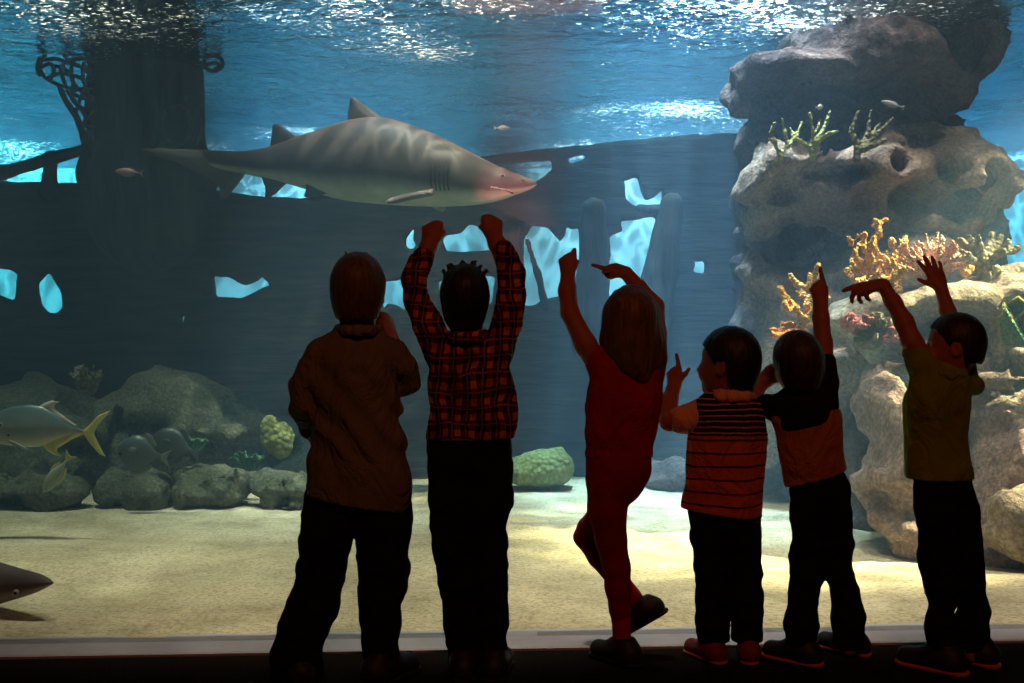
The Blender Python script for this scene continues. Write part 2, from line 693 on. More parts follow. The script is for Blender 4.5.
t.l(m2.outputs[0], t.out.inputs[0])
nx, ny = 260, 260
X, Y0 = np.meshgrid(np.linspace(-TX, TX, nx), np.linspace(0, 1, ny))
Y = (glass_y(X) + 0.07) * (1 - Y0) + TB * Y0
Z = SURF + 0.022 * fbm(X, Y * 1.25, X * 0, 1.5, 3)
V = np.stack([X, Y, Z], -1).reshape(-1, 3)
Q = np.array([(j * nx + i, j * nx + i + 1, (j + 1) * nx + i + 1, (j + 1) * nx + i) for j in range(ny - 1) for i in range(nx - 1)])
add('water_surface', V, Q, t.m, kind='structure')


# ------------------------------------------------------------------ lights
def spot(name, loc, aim, watt, col, ang, blend=0.5, r=0.05):
    d = bpy.data.lights.new(name, 'SPOT')
    d.energy, d.color, d.spot_size, d.spot_blend, d.shadow_soft_size = watt, col, math.radians(ang), blend, r
    o = bpy.data.objects.new(name, d)
    COL.objects.link(o)
    o.location = loc
    o.rotation_euler = (Vector(aim) - Vector(loc)).to_track_quat('-Z', 'Y').to_euler()
    return o


def area(name, loc, aim, watt, col, sx, sy):
    d = bpy.data.lights.new(name, 'AREA')
    d.energy, d.color, d.shape, d.size, d.size_y = watt, col, 'RECTANGLE', sx, sy
    o = bpy.data.objects.new(name, d)
    COL.objects.link(o)
    o.location = loc
    o.rotation_euler = (Vector(aim) - Vector(loc)).to_track_quat('-Z', 'Y').to_euler()
    return o


WARM, WHITE, COOL = (1.0, 0.84, 0.60), (1.0, 0.96, 0.90), (0.68, 0.88, 1.0)
LK = 1.0
spot('sand_lamp', (-2.9, 1.6, 6.5), (-2.6, 2.0, 0), 3900 * LK, (1.0, 0.88, 0.64), 40, 0.9, 0.25)
spot('sand_lamp', (-0.4, 1.0, 6.5), (-0.2, 1.4, 0), 4500 * LK, (1.0, 0.82, 0.58), 44, 0.9, 0.25)
spot('sand_lamp', (1.9, 0.8, 6.5), (1.95, 1.3, 0), 5400 * LK, (1.0, 0.77, 0.58), 47, 0.9, 0.25)
spot('shark_fill', (0.6, 1.2, 6.8), (-0.6, 2.8, 2.1), 9000 * LK, (1.0, 0.76, 0.55), 24, 0.9, 0.03)  # added spot that brightens the shark
spot('reef_lamp', (6.3, 1.45, 5.6), (2.5, 1.75, 1.1), 54000 * LK, (1.0, 0.70, 0.40), 19, 0.6, 0.05)
spot('beam_lamp', (0.9, 2.4, 7.5), (1.25, 3.0, 0), 19000 * LK, COOL, 25, 0.9, 0.10)
spot('surface_lamp', (0.95, 3.5, 6.5), (1.0, 3.5, 0), 8500 * LK, COOL, 26, 1.0, 0.10)
spot('surface_lamp', (1.3, 5.3, 6.5), (1.35, 5.4, 0), 8500 * LK, COOL, 30, 1.0, 0.10)
spot('surface_lamp', (-1.0, 2.4, 6.5), (-1.0, 2.7, 0), 2500 * LK, COOL, 22, 1.0, 0.10)
spot('surface_lamp', (-4.0, 5.4, 6.5), (-4.0, 5.4, 0), 4000 * LK, COOL, 30, 1.0, 0.10)
spot('surface_lamp', (1.75, 2.2, 6.0), (1.75, 2.5, 0), 3500 * LK, WHITE, 20, 1.0, 0.10)
for x, c in ((-5.6, (0.36, 1.0, 1.0)), (-1.8, (0.72, 0.92, 1.0)), (1.6, (0.92, 0.97, 1.0)), (5.4, (0.36, 0.80, 1.0))):
    spot('wall_fill', (x, 5.2, 7.0), (x, 8.0, 0.7), 17000 * LK, c, 42, 0.9, 0.1)  # added spots, in place of daylight on the wall behind the wreck
area('room_glow', (0.6, -4.4, 3.9), (0.2, -0.3, 0.9), 25, (1.0, 0.27, 0.09), 1.2, 0.6)
spot('red_reflection_spot', (0.2, -3.9, 2.48), P(520, 192, 6.0), 8000, (1.0, 0.20, 0.18), 5.5, 1.0, 0.02)  # unseen spot added to imitate a red reflection over snout and hull
# ------------------------------------------------------------------ the sunken wreck
HD = 7.3


def xz(pts, d):
    return [((px - CX) / FPX * d, CAMZ + (CY - py) / FPX * d) for px, py in pts]


def wood_mat(name, c1, c2, horiz=True):
    t = Nt(name)
    v = t.coord((0.7, 1, 6) if horiz else (6, 1, 0.7))
    f = t.noise(v, 3.0, 5, 0.6)
    c = t.ramp(f, [(0.3, c1), (0.7, c2)])
    w = t.n('ShaderNodeTexWave', wave_type='BANDS', bands_direction='Z' if horiz else 'X', wave_profile='SAW')
    t.l(t.coord(), w.inputs['Vector'])
    w.inputs['Scale'].default_value = 1.6
    w.inputs['Distortion'].default_value = 0.6
    w.inputs['Detail'].default_value = 2
    b = t.bump(w.outputs['Fac'], 0.5, 0.03)
    return t.pbr(c, 0.95, t.bump(f, 0.7, 0.04, b), 0.08)


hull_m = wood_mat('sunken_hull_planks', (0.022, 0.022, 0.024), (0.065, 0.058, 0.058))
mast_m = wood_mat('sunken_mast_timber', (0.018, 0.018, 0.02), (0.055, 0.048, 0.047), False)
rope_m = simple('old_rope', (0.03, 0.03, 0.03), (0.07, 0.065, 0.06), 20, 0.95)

wreck = empty('shipwreck', (-1.0, HD + CAMY, 0.0), 'dark wooden shipwreck hull with ragged holes and a thick mast, behind the shark', 'shipwreck')
OUT = [(-190, 190), (-60, 186), (0, 182), (40, 182), (90, 184), (130, 184), (190, 186), (215, 190), (250, 195), (300, 199), (350, 197), (400, 190), (450, 172),
       (480, 158), (500, 155), (560, 148), (620, 141), (690, 135), (745, 133), (800, 131), (800, 330), (790, 500), (600, 505), (300, 510), (-190, 510)]
HOLES = [
    [(-12, 268), (12, 270), (18, 275), (17, 290), (15, 301), (0, 295), (-12, 290)],
    [(38, 284), (49, 272), (62, 292), (63, 308), (58, 313), (48, 312), (42, 305)],
    [(212, 272), (216, 276), (230, 277), (245, 285), (258, 280), (262, 276), (271, 285), (258, 291), (243, 298), (216, 296)],
    [(484, 170), (497, 166), (515, 163), (551, 160), (552, 169), (545, 176), (536, 181), (500, 190)],
    [(568, 158), (580, 155), (587, 156), (578, 162), (569, 164)],
    [(624, 181), (637, 178), (640, 190), (645, 201), (655, 197), (662, 190), (662, 204), (635, 206), (626, 199)],
    [(620, 221), (656, 217), (648, 252), (640, 282), (632, 302), (606, 294), (604, 280), (611, 256), (609, 237), (622, 231)],
    [(524, 240), (532, 226), (548, 228), (556, 236), (560, 240), (564, 236), (566, 223), (571, 229), (579, 227), (580, 250), (575, 280), (560, 296), (542, 300), (534, 306), (524, 306)],
    [(442, 240), (446, 236), (462, 233), (470, 224), (477, 226), (484, 231), (492, 230), (504, 227), (503, 237), (496, 249), (460, 252), (447, 250)],
    [(407, 238), (414, 228), (413, 240), (417, 246), (411, 251), (406, 246)],
    [(384, 281), (403, 279), (405, 310), (397, 304), (388, 303), (383, 310)],
    [(438, 281), (495, 276), (492, 302), (480, 310), (450, 308), (440, 292)],
    [(671, 258), (676, 257), (676, 265), (670, 265)],
    [(668, 272), (673, 271), (673, 280), (669, 280)],
    [(690, 257), (697, 262), (705, 259), (704, 274), (692, 272), (696, 266)],
    [(182, 316), (185, 314), (185, 329), (182, 328)],
]
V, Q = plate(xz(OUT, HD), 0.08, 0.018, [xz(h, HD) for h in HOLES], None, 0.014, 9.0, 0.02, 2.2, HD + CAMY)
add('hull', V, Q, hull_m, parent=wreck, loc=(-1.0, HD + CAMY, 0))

# mast: a thick post running up through the surface, on a broad step
d = 7.05
s = Sdf(0.03)
for (y0, x0, w0), (y1, x1, w1) in zip([(215, 148, 58), (160, 149, 57), (100, 147, 56), (40, 148, 57), (0, 148, 55)], [(160, 149, 57), (100, 147, 56), (40, 148, 57), (0, 148, 55), (-170, 148, 54)]):
    s.cone(P(x0, y0, d), P(x1, y1, d), w0 * d / 1000, w1 * d / 1000, 0.05, 0.9)
s.ell(P(150, 175, d - 0.05), (0.48, 0.42, 0.22), 0.12)
s.fn(lambda F, X, Y, Z: F + 0.035 * fbm(X * 2, Y * 2, Z * 0.6, 3.0, 4))
V, Q = s.mesh(1)
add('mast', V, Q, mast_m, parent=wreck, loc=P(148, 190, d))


def beam(name, pts, r, d, par, lab=None, sq=1.0):
    s = Sdf(0.018)
    s.chain([(P(x, y, d + (q[0] if q else 0)), rr * d / 1000) for (x, y, rr, *q) in pts], 0.03, sq)
    s.fn(lambda F, X, Y, Z: F + 0.014 * fbm(X, Y, Z, 7.0, 3))
    V, Q = s.mesh(1)
    return add(name, V, Q, mast_m, parent=par, loc=P(pts[0][0], pts[0][1], d), label=lab)


beam('boom', [(-60, 188, 7), (0, 173, 7), (50, 159, 6.5), (110, 142, 6)], 0, 7.2, wreck)
beam('brace', [(50, 164, 7), (50, 176, 6), (50, 190, 11)], 0, 7.22, wreck)
beam('brace', [(92, 150, 5), (97, 170, 6), (100, 192, 14)], 0, 7.22, wreck)
for x0, y0, x1, y1, w0, w1 in ((527, 240, 546, 308, 3.5, 4.5), (672, 205, 648, 345, 12, 20), (594, 210, 590, 345, 13, 19), (512, 230, 508, 330, 10, 12), (640, 208, 664, 212, 4, 4)):
    beam('rib', [(x0, y0, w0), ((x0 + x1) / 2 + 1, (y0 + y1) / 2, (w0 + w1) / 2), (x1, y1, w1)], 0, 7.12, wreck, sq=0.7)

# ropes hanging from the mast
net = empty('cargo_net', P(93, 60, 6.65), 'tangled dark rope netting hanging off the left side of the mast', 'net')
rs = [[(95, 20), (80, 30), (70, 34), (62, 40), (50, 38), (42, 42), (40, 50), (46, 55)],
      [(95, 45), (75, 50), (60, 48), (45, 54), (39, 64), (42, 76), (52, 82), (62, 86), (75, 90), (92, 88)],
      [(40, 68), (50, 62), (55, 70), (50, 80)], [(60, 86), (66, 100), (76, 112), (88, 140), (92, 165)],
      [(75, 90), (70, 98), (80, 108), (92, 112)], [(86, 84), (80, 100), (74, 116), (82, 135), (88, 150)],
      [(93, 100), (82, 98), (68, 92)], [(93, 35), (86, 20), (90, 8), (94, 0)], [(60, 46), (66, 60), (80, 66), (95, 78)],
      [(92, 60), (78, 58), (64, 62), (60, 72), (66, 86)], [(80, 30), (76, 44), (86, 56), (94, 60)], [(84, 12), (78, 26), (90, 36)], [(55, 40), (58, 52), (70, 56)], [(44, 60), (56, 58), (70, 64), (92, 70)], [(48, 78), (60, 72), (76, 76), (94, 84)], [(58, 84), (62, 96), (70, 110), (80, 124), (93, 128)], [(66, 90), (78, 104), (90, 124), (93, 140)], [(72, 64), (70, 78), (80, 92), (94, 98)], [(84, 62), (82, 78), (88, 92)], [(94, 110), (84, 120), (80, 138), (90, 158), (92, 176)], [(54, 66), (66, 68), (74, 80), (72, 92)], [(40, 58), (36, 68), (40, 76)]]
for q in rs:
    pts = [P(x, y, 6.65 + 0.25 * vnoise(np.array([x * 0.07]), np.array([y * 0.07]), np.array([0.5]))[0]) for x, y in q]
    fine = []
    for a, b in zip(pts[:-1], pts[1:]):
        for k in range(4):
            fine.append(a + (b - a) * k / 4)
    fine.append(pts[-1])
    f2 = np.array(fine)
    for _ in range(3):
        f2[1:-1] = 0.25 * f2[:-2] + 0.5 * f2[1:-1] + 0.25 * f2[2:]
    V, Q = tube(list(f2), 0.013, 7)
    add('rope', V, Q, rope_m, parent=net, loc=P(93, 60, 6.65))
loop = empty('rope_coil', P(210, 62, 6.75), 'small dark coil of rope hanging at the right edge of the mast', 'rope')
for q in ([(203, 58), (212, 55), (222, 58), (223, 66), (216, 72), (206, 70), (204, 60)], [(204, 66), (214, 62), (221, 66), (214, 70)], [(200, 105), (204, 118), (202, 135), (196, 145)], [(165, 110), (160, 125), (166, 142), (182, 146), (192, 130), (190, 112), (178, 104), (165, 110)]):
    pts = np.array([P(x, y, 6.62) for x, y in q])
    fine = []
    for a, b in zip(pts[:-1], pts[1:]):
        for k in range(5):
            fine.append(a + (b - a) * k / 5)
    fine.append(pts[-1])
    f2 = np.array(fine)
    for _ in range(6):
        f2[1:-1] = 0.25 * f2[:-2] + 0.5 * f2[1:-1] + 0.25 * f2[2:]
    V, Q = tube(list(f2), 0.014, 7)
    add('rope', V, Q, rope_m, parent=loop, loc=P(210, 62, 6.75))
# ------------------------------------------------------------------ reef rocks
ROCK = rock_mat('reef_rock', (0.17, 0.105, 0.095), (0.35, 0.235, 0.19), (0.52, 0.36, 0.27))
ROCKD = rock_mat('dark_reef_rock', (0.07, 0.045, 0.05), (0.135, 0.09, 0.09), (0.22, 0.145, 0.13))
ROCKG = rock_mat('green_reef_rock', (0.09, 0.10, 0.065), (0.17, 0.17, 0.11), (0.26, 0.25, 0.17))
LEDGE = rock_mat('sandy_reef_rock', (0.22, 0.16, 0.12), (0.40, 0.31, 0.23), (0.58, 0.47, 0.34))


def rock(name, ells, mat, label=None, pits=(), h=0.03, amp=0.17, f=1.5, seed=0.0, ymax=None, k=0.10, parent=None, pock=0.16, **kw):
    """ells and pits: (px, py, d, rx px, ry px, depth radius m)"""
    s = Sdf(h)
    for (x, y, d, rx, ry, rd) in ells:
        s.ell(P(x, y, d), (rx * d / 1000, rd, ry * d / 1000), k)
    s.lo -= amp
    s.hi += amp

    def rough(F, X, Y, Z):
        wx = X + 0.25 * vnoise(X * 1.3 + seed, Y * 1.3, Z * 1.3)
        wz = Z + 0.25 * vnoise(X * 1.3 - seed, Y * 1.3 + 9, Z * 1.3)
        a = fbm(wx, Y, wz * 1.25, f, 5, 0.55, off=seed)
        b = np.abs(fbm(wx, Y, wz * 1.4, f * 2.1, 4, 0.5, off=seed + 3))
        return F + amp * 1.3 * a + amp * 1.0 * (0.28 - b)
    s.fn(rough)
    if pock:
        def pocks(F, X, Y, Z):
            n = vnoise(X * 2.6 + seed * 3.1, Y * 1.2 + 2, Z * 3.6 - seed) + .35 * vnoise(X * 7, Y * 5, Z * 8 + seed)
            q = np.clip((n - .26) / .16, 0, 1)
            return F + pock * q * q * (3 - 2 * q)
        s.fn(pocks)
    for (x, y, d, rx, ry, rd) in pits:
        s.ell(P(x, y, d), (rx * 1.1 * d / 1000, rd * 1.9, ry * 1.15 * d / 1000), 0.05, op='-')
    s.fn(lambda F, X, Y, Z: F + 0.05 * fbm(X, Y, Z, 5.5, 4, 0.6, off=seed + 8))
    if ymax:
        s.cut((0, ymax, 0), (0, 1, 0))
    V, Q = s.mesh(1)
    lo = V.min(0)
    loc = ((V[:, 0].min() + V[:, 0].max()) / 2, (V[:, 1].min() + V[:, 1].max()) / 2, V[:, 2].min())
    if parent is not None:
        return add(name, V, Q, mat, parent=parent, loc=loc, label=label)
    return add(name, V, Q, mat, loc=loc, label=label, cat='rock', **kw)


HF = HD + CAMY - 0.17      # front of the wreck
reef = empty('rock_formation', P(860, 500, 6.3), 'tall hazy rock formation of stacked slabs on the right, reaching up to the water surface', 'rock')
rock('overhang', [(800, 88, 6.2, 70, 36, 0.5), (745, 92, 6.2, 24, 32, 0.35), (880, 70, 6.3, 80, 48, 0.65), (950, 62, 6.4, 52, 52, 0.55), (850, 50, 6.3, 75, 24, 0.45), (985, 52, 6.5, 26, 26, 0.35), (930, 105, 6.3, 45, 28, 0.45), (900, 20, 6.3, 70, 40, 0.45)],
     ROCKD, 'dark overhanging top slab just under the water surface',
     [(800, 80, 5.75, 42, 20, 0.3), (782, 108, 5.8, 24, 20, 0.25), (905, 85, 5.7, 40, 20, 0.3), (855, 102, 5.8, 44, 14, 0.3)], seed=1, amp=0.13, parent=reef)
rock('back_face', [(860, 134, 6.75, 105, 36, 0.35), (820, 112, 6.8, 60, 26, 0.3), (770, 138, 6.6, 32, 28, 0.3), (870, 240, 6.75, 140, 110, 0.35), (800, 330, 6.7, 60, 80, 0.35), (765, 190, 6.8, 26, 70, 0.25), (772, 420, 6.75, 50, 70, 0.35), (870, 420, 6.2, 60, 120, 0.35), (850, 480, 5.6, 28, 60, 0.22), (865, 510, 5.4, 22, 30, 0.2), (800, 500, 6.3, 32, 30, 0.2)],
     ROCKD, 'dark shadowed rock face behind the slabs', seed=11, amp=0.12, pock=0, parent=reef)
rock('slab', [(800, 185, 6.05, 58, 32, 0.42), (875, 190, 6.05, 88, 36, 0.45), (955, 170, 6.05, 60, 40, 0.45), (988, 180, 6.05, 28, 40, 0.35), (905, 215, 6.1, 88, 30, 0.36), (762, 200, 6.3, 26, 45, 0.3), (940, 140, 6.15, 68, 18, 0.36)],
     ROCK, 'broad pitted grey-brown middle slab',
     [(805, 183, 5.6, 30, 19, 0.26), (885, 195, 5.58, 22, 17, 0.25), (935, 190, 5.55, 34, 18, 0.28), (905, 160, 5.6, 14, 11, 0.2), (785, 222, 5.75, 30, 16, 0.25), (980, 200, 5.6, 24, 15, 0.25), (830, 215, 5.7, 15, 9, 0.2), (960, 165, 5.6, 12, 9, 0.18), (850, 178, 5.6, 12, 10, 0.18), (770, 195, 5.75, 14, 12, 0.2), (830, 165, 5.62, 20, 9, 0.2), (915, 222, 5.62, 24, 9, 0.22), (865, 214, 5.62, 16, 9, 0.2), (1000, 170, 5.62, 10, 12, 0.2)], seed=2, amp=0.14, parent=reef)
rock('alcove', [(772, 280, 6.25, 34, 40, 0.26), (800, 320, 6.1, 46, 40, 0.3), (845, 300, 6.15, 45, 50, 0.28), (782, 390, 6.15, 42, 70, 0.32), (835, 360, 6.0, 40, 60, 0.32), (900, 262, 6.05, 80, 26, 0.36), (792, 245, 6.35, 34, 20, 0.22)],
     ROCK, 'rounded pale rock under the slab', [(815, 245, 5.85, 44, 24, 0.36), (760, 310, 5.95, 18, 28, 0.25), (850, 283, 5.84, 13, 11, 0.15), (805, 300, 5.8, 14, 18, 0.14)], seed=3, amp=0.12, parent=reef)
base = empty('rock_formation', P(950, 560, 4.7), 'pale sandy rock pillar and coral ledge standing on the sand behind the boy in green', 'rock')
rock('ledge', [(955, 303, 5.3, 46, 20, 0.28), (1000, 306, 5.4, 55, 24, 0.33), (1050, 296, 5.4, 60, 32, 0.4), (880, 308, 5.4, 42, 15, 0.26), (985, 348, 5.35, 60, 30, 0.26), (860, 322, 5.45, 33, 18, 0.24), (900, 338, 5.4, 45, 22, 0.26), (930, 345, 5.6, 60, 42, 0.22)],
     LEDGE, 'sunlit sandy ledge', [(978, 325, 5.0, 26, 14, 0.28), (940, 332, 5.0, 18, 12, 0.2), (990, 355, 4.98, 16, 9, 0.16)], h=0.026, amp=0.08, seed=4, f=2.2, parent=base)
rock('lower_ledge', [(1000, 378, 4.95, 52, 16, 0.26), (1040, 395, 4.95, 50, 28, 0.3), (1005, 412, 4.95, 48, 22, 0.22), (1035, 360, 5.1, 30, 12, 0.2)],
     LEDGE, 'rough lower ledge', [(1010, 397, 4.64, 28, 8, 0.14), (985, 385, 4.68, 10, 6, 0.1)], h=0.024, amp=0.08, f=2.6, seed=6, parent=base)
rock('trunk', [(955, 440, 5.25, 62, 90, 0.22), (925, 430, 5.0, 55, 72, 0.30), (888, 405, 5.1, 36, 50, 0.28), (902, 470, 4.85, 40, 70, 0.28), (950, 500, 4.75, 68, 70, 0.30), (1010, 470, 4.8, 70, 80, 0.33), (928, 535, 4.7, 38, 40, 0.2), (1010, 545, 4.65, 80, 45, 0.23)],
     ROCK, 'tall grey-brown rock trunk', [(868, 430, 4.85, 14, 40, 0.2), (985, 440, 4.5, 24, 16, 0.16), (955, 520, 4.45, 34, 16, 0.14), (930, 440, 4.65, 14, 26, 0.1)], h=0.026, amp=0.11, seed=5, f=1.9, parent=base)
rock('boulder', [(1010, 525, 4.45, 28, 34, 0.13), (1035, 520, 4.45, 30, 40, 0.16)], LEDGE, None, h=0.02, amp=0.06, f=4, seed=7, parent=base, pock=0)

rock('reef_mound', [(180, 430, 6.85, 80, 58, 0.42), (110, 455, 6.75, 75, 60, 0.38), (240, 455, 6.75, 66, 45, 0.34), (30, 440, 6.85, 80, 50, 0.42), (-50, 440, 6.85, 80, 60, 0.42), (298, 470, 6.85, 54, 28, 0.25)],
     ROCKG, 'large rounded green-grey reef mound at the left below the wreck', [(130, 432, 6.3, 32, 14, 0.2), (270, 455, 6.4, 26, 18, 0.25), (195, 448, 6.35, 22, 8, 0.14), (60, 452, 6.3, 40, 10, 0.16)], seed=9, amp=0.13, ymax=HF)
for i, (x, y, rx, ry, lab) in enumerate([(28, 493, 58, 28, 'low flat reef rock at the foot of the mound, under the small yellow-tailed fish'), (212, 493, 44, 28, 'low flat reef rock in the middle of the row at the foot of the mound'),
                                        (290, 494, 40, 26, 'low flat reef rock at the right end of the row, by the boy in brown'), (126, 492, 46, 28, 'low flat reef rock just under the two dim grey fish')]):
    rock('reef_boulder', [(x - rx * .35, y, 5.98, rx * .6, ry, 0.2), (x + rx * .35, y + 3, 5.95, rx * .62, ry * .9, 0.2)], ROCKG, lab, h=0.024, amp=0.12, f=2.6, k=.04, seed=20 + i, pock=.06, group='low rocks along the foot of the reef mound')
rock('low_stone', [(672, 472, 6.8, 18, 9, 0.15), (668, 478, 6.75, 24, 6, 0.15)], ROCKD, 'small dark stone on the far sand between the girl and the boy in stripes', h=0.02, amp=0.05, f=4, seed=31, pock=0)

# ------------------------------------------------------------------ corals
GOLD = coral_mat('golden_coral', (0.46, 0.18, 0.035), (0.64, 0.32, 0.08), (0.78, 0.52, 0.2))
ORANGE = coral_mat('orange_coral', (0.60, 0.14, 0.03), (0.7, 0.24, 0.06))
PINK = coral_mat('pink_coral', (0.50, 0.20, 0.15), (0.64, 0.36, 0.24), (0.75, 0.52, 0.36))
RED = coral_mat('red_coral', (0.30, 0.06, 0.07), (0.45, 0.15, 0.12), (0.5, 0.25, 0.2))
STAG = coral_mat('staghorn_coral', (0.08, 0.07, 0.045), (0.17, 0.15, 0.09), (0.3, 0.27, 0.16), 40)
OLIVE = coral_mat('olive_coral', (0.22, 0.21, 0.06), (0.34, 0.32, 0.12), (0.45, 0.42, 0.18), 40)
GREEN = coral_mat('green_coral', (0.05, 0.16, 0.08), (0.10, 0.26, 0.12), (0.16, 0.32, 0.18))
LIME = coral_mat('yellow_green_coral', (0.13, 0.15, 0.05), (0.24, 0.25, 0.08), (0.30, 0.30, 0.12), 30)


def coral(name, branches, d, mat, label, h=0.010, knob=0.007, kf=34, seed=0.0, k=0.014, group=None, extra=(), thin=0.8):
    s = Sdf(h)
    for br in branches:
        pts = [(P(x, y, d + (q[0] if q else 0)), r * thin * d / 1000) for (x, y, r, *q) in br]
        s.chain(pts, k)
    for (x, y, dd, rx, ry, rd) in extra:
        s.ell(P(x, y, d + dd), (rx * d / 1000, rd, ry * d / 1000), k)
    if knob:
        s.fn(lambda F, X, Y, Z: F + knob * fbm(X, Y, Z, kf, 2, off=seed))
    V, Q = s.mesh(1)
    x, y = branches[0][0][:2]
    return add(name, V, Q, mat, loc=P(x, y, d), label=label, cat='coral', group=group)


coral('staghorn_coral', [[(781, 162, 3.5), (779, 152, 3.2), (775, 142, 2.8, -.04), (771, 132, 2.6, -.06), (775, 123, 2.2, -.08)], [(780, 154, 3), (788, 145, 3, .03), (795, 138, 3, .06), (802, 122, 2.4, .08)], [(788, 145, 3, .03), (785, 132, 2.6, .02), (782, 119, 2, 0)], [(775, 142, 2.5, -.04), (769, 139, 1.8, -.1)], [(795, 138, 3, .06), (790, 128, 2.2, .1)]],
      5.62, OLIVE, 'olive green branching coral on the rock slab, leftmost of the pair under the overhang', seed=1)
coral('staghorn_coral', [[(813, 158, 4), (813, 145, 3.4), (813, 132, 2.8, -.03), (810, 113, 2, -.05)], [(813, 143, 3), (822, 132, 3, .06), (827, 122, 2.6, .1), (830, 110, 2, .1)], [(814, 146, 3), (822, 138, 3, -.06), (830, 133, 3, -.09), (837, 131, 2.6, -.1)], [(811, 150, 3), (803, 143, 3, -.04), (797, 139, 2.6, -.06)], [(816, 132, 2.6), (820, 120, 2, .02)]],
      5.62, OLIVE, 'olive green branching coral on the rock slab, right of its twin under the overhang', seed=2)
coral('staghorn_coral', [[(858, 160, 5), (856, 142, 3.4), (852, 128, 2.8), (858, 112, 2.2)], [(858, 150, 4), (868, 134, 3.4, .05), (871, 110, 2.2, .06)], [(866, 146, 5), (880, 132, 3.2), (893, 118, 2.4, -.04)], [(862, 150, 4), (874, 145, 4, -.08), (886, 140, 3, -.1)], [(871, 134, 3), (880, 124, 2.4, .1)], [(856, 142, 3), (849, 132, 2)]],
      5.5, STAG, 'dim grey-brown branching coral right of the olive corals under the overhang', seed=3)
r = np.random.RandomState(3)
coral('branching_coral', [[(806, 338, 5), (803, 320, 5), (796, 308, 5, -.05), (786, 298, 4.6, -.08), (781, 288, 3.6, -.08)], [(808, 325, 4.5), (808, 308, 4.4), (805, 293, 4, .05), (797, 284, 3.4, .07), (790, 274, 2.6, .08)], [(810, 320, 4.5), (811, 300, 4.2, .03), (811, 285, 3.4, .03), (809, 274, 2.8, .02)], [(811, 300, 4, .03), (815, 284, 3.6, .0), (817, 270, 3.4, -.02), (819, 264, 2.8, -.03)], [(812, 325, 4), (822, 312, 4, .05), (827, 296, 3, .08)], [(797, 308, 4, -.05), (789, 310, 3, -.1), (785, 303, 2.4, -.12)], [(805, 293, 3.4, .05), (801, 296, 3, 0), (798, 291, 2.4, 0)]],
      5.35, GOLD, 'bright yellow branching coral behind the raised arm of the boy with dark sleeves', seed=4, k=0.014, knob=0.022, kf=30, thin=.72)
coral('finger_coral', [[(795, 338, 5), (785, 332, 4), (768, 329, 3, -.05)], [(790, 334, 4), (783, 326, 3.6), (781, 322, 3)], [(795, 334, 4.5), (792, 326, 4, .03), (789, 323, 3.4)], [(785, 333, 3.6), (775, 335, 3.4, -.08), (772, 331, 2.6, -.1)], [(797, 334, 4), (800, 326, 3.6, .05), (799, 321, 3, .05)]],
      5.3, ORANGE, 'low orange knobbly coral at the foot of the yellow branching coral', seed=5, knob=0.012)
br = [[(876, 292, 8), (866, 272, 6), (856, 255, 4.6, -.06), (852, 244, 3.6, -.08)], [(876, 290, 8), (874, 268, 5.4), (866, 250, 4.6, -.1), (862, 242, 3.6, -.1)], [(880, 288, 7), (879, 262, 5.2, .05), (876, 240, 4, .05), (879, 232, 3.6, .05), (881, 224, 2.8, .05)],
      [(884, 288, 7), (890, 268, 5), (898, 252, 4.4, .1), (905, 243, 3.4, .12)], [(884, 286, 7), (895, 276, 5, -.1), (904, 273, 4.4, -.14), (908, 270, 3.4, -.15)], [(882, 280, 6), (888, 258, 4.4, .15), (893, 246, 3.2, .16)], [(872, 280, 6), (858, 270, 4.6, .05), (851, 262, 3.4, .05)], [(880, 262, 4.6, -.05), (888, 262, 4.2, -.12), (896, 268, 4, -.16)], [(872, 264, 4.6, -.1), (871, 252, 3.8, -.16), (873, 244, 3, -.18)], [(866, 285, 6), (856, 283, 4.4, -.1), (852, 276, 3.4, -.12)], [(897, 290, 5), (899, 270, 3.6, .2), (902, 256, 3, .2)]]
rr = np.random.RandomState(77)
for q in list(br):
    for (x, y, rad, *dz) in q[1:]:
        for _ in range(2):
            a = rr.uniform(-1.1, 1.1)
            L = rr.uniform(6, 11)
            z0 = dz[0] if dz else 0
            br.append([(x, y, rad * .8, z0), (x + L * math.sin(a), y - L * math.cos(a), 2.8, z0 + rr.uniform(-.06, .04))])
coral('bushy_coral', br, 5.4, GOLD, 'large golden bushy coral at the left end of the ledge above the drooping hand', seed=6, k=0.014, knob=0.024, kf=28, thin=.66)
br = []
for i in range(64):
    a = -1.25 + 2.5 * i / 63 + r.uniform(-.05, .05)
    L = r.uniform(25, 42) * (0.75 + 0.25 * math.cos(a))
    dz = r.uniform(-.22, .12)
    br.append([(932 + 10 * math.sin(a), 280, 3), (932 + 0.62 * L * math.sin(a) * 1.15, 276 - 0.62 * L * math.cos(a), 2.2, dz * .6), (932 + L * math.sin(a) * 1.12, 276 - L * math.cos(a) * 1.05, 1.7, dz)])
br.append([(932, 282, 12), (932, 268, 12)])
coral('fan_coral', br, 5.4, PINK, 'pale pink spiky fan coral behind the open raised hand', seed=7, k=0.012, knob=0.006)
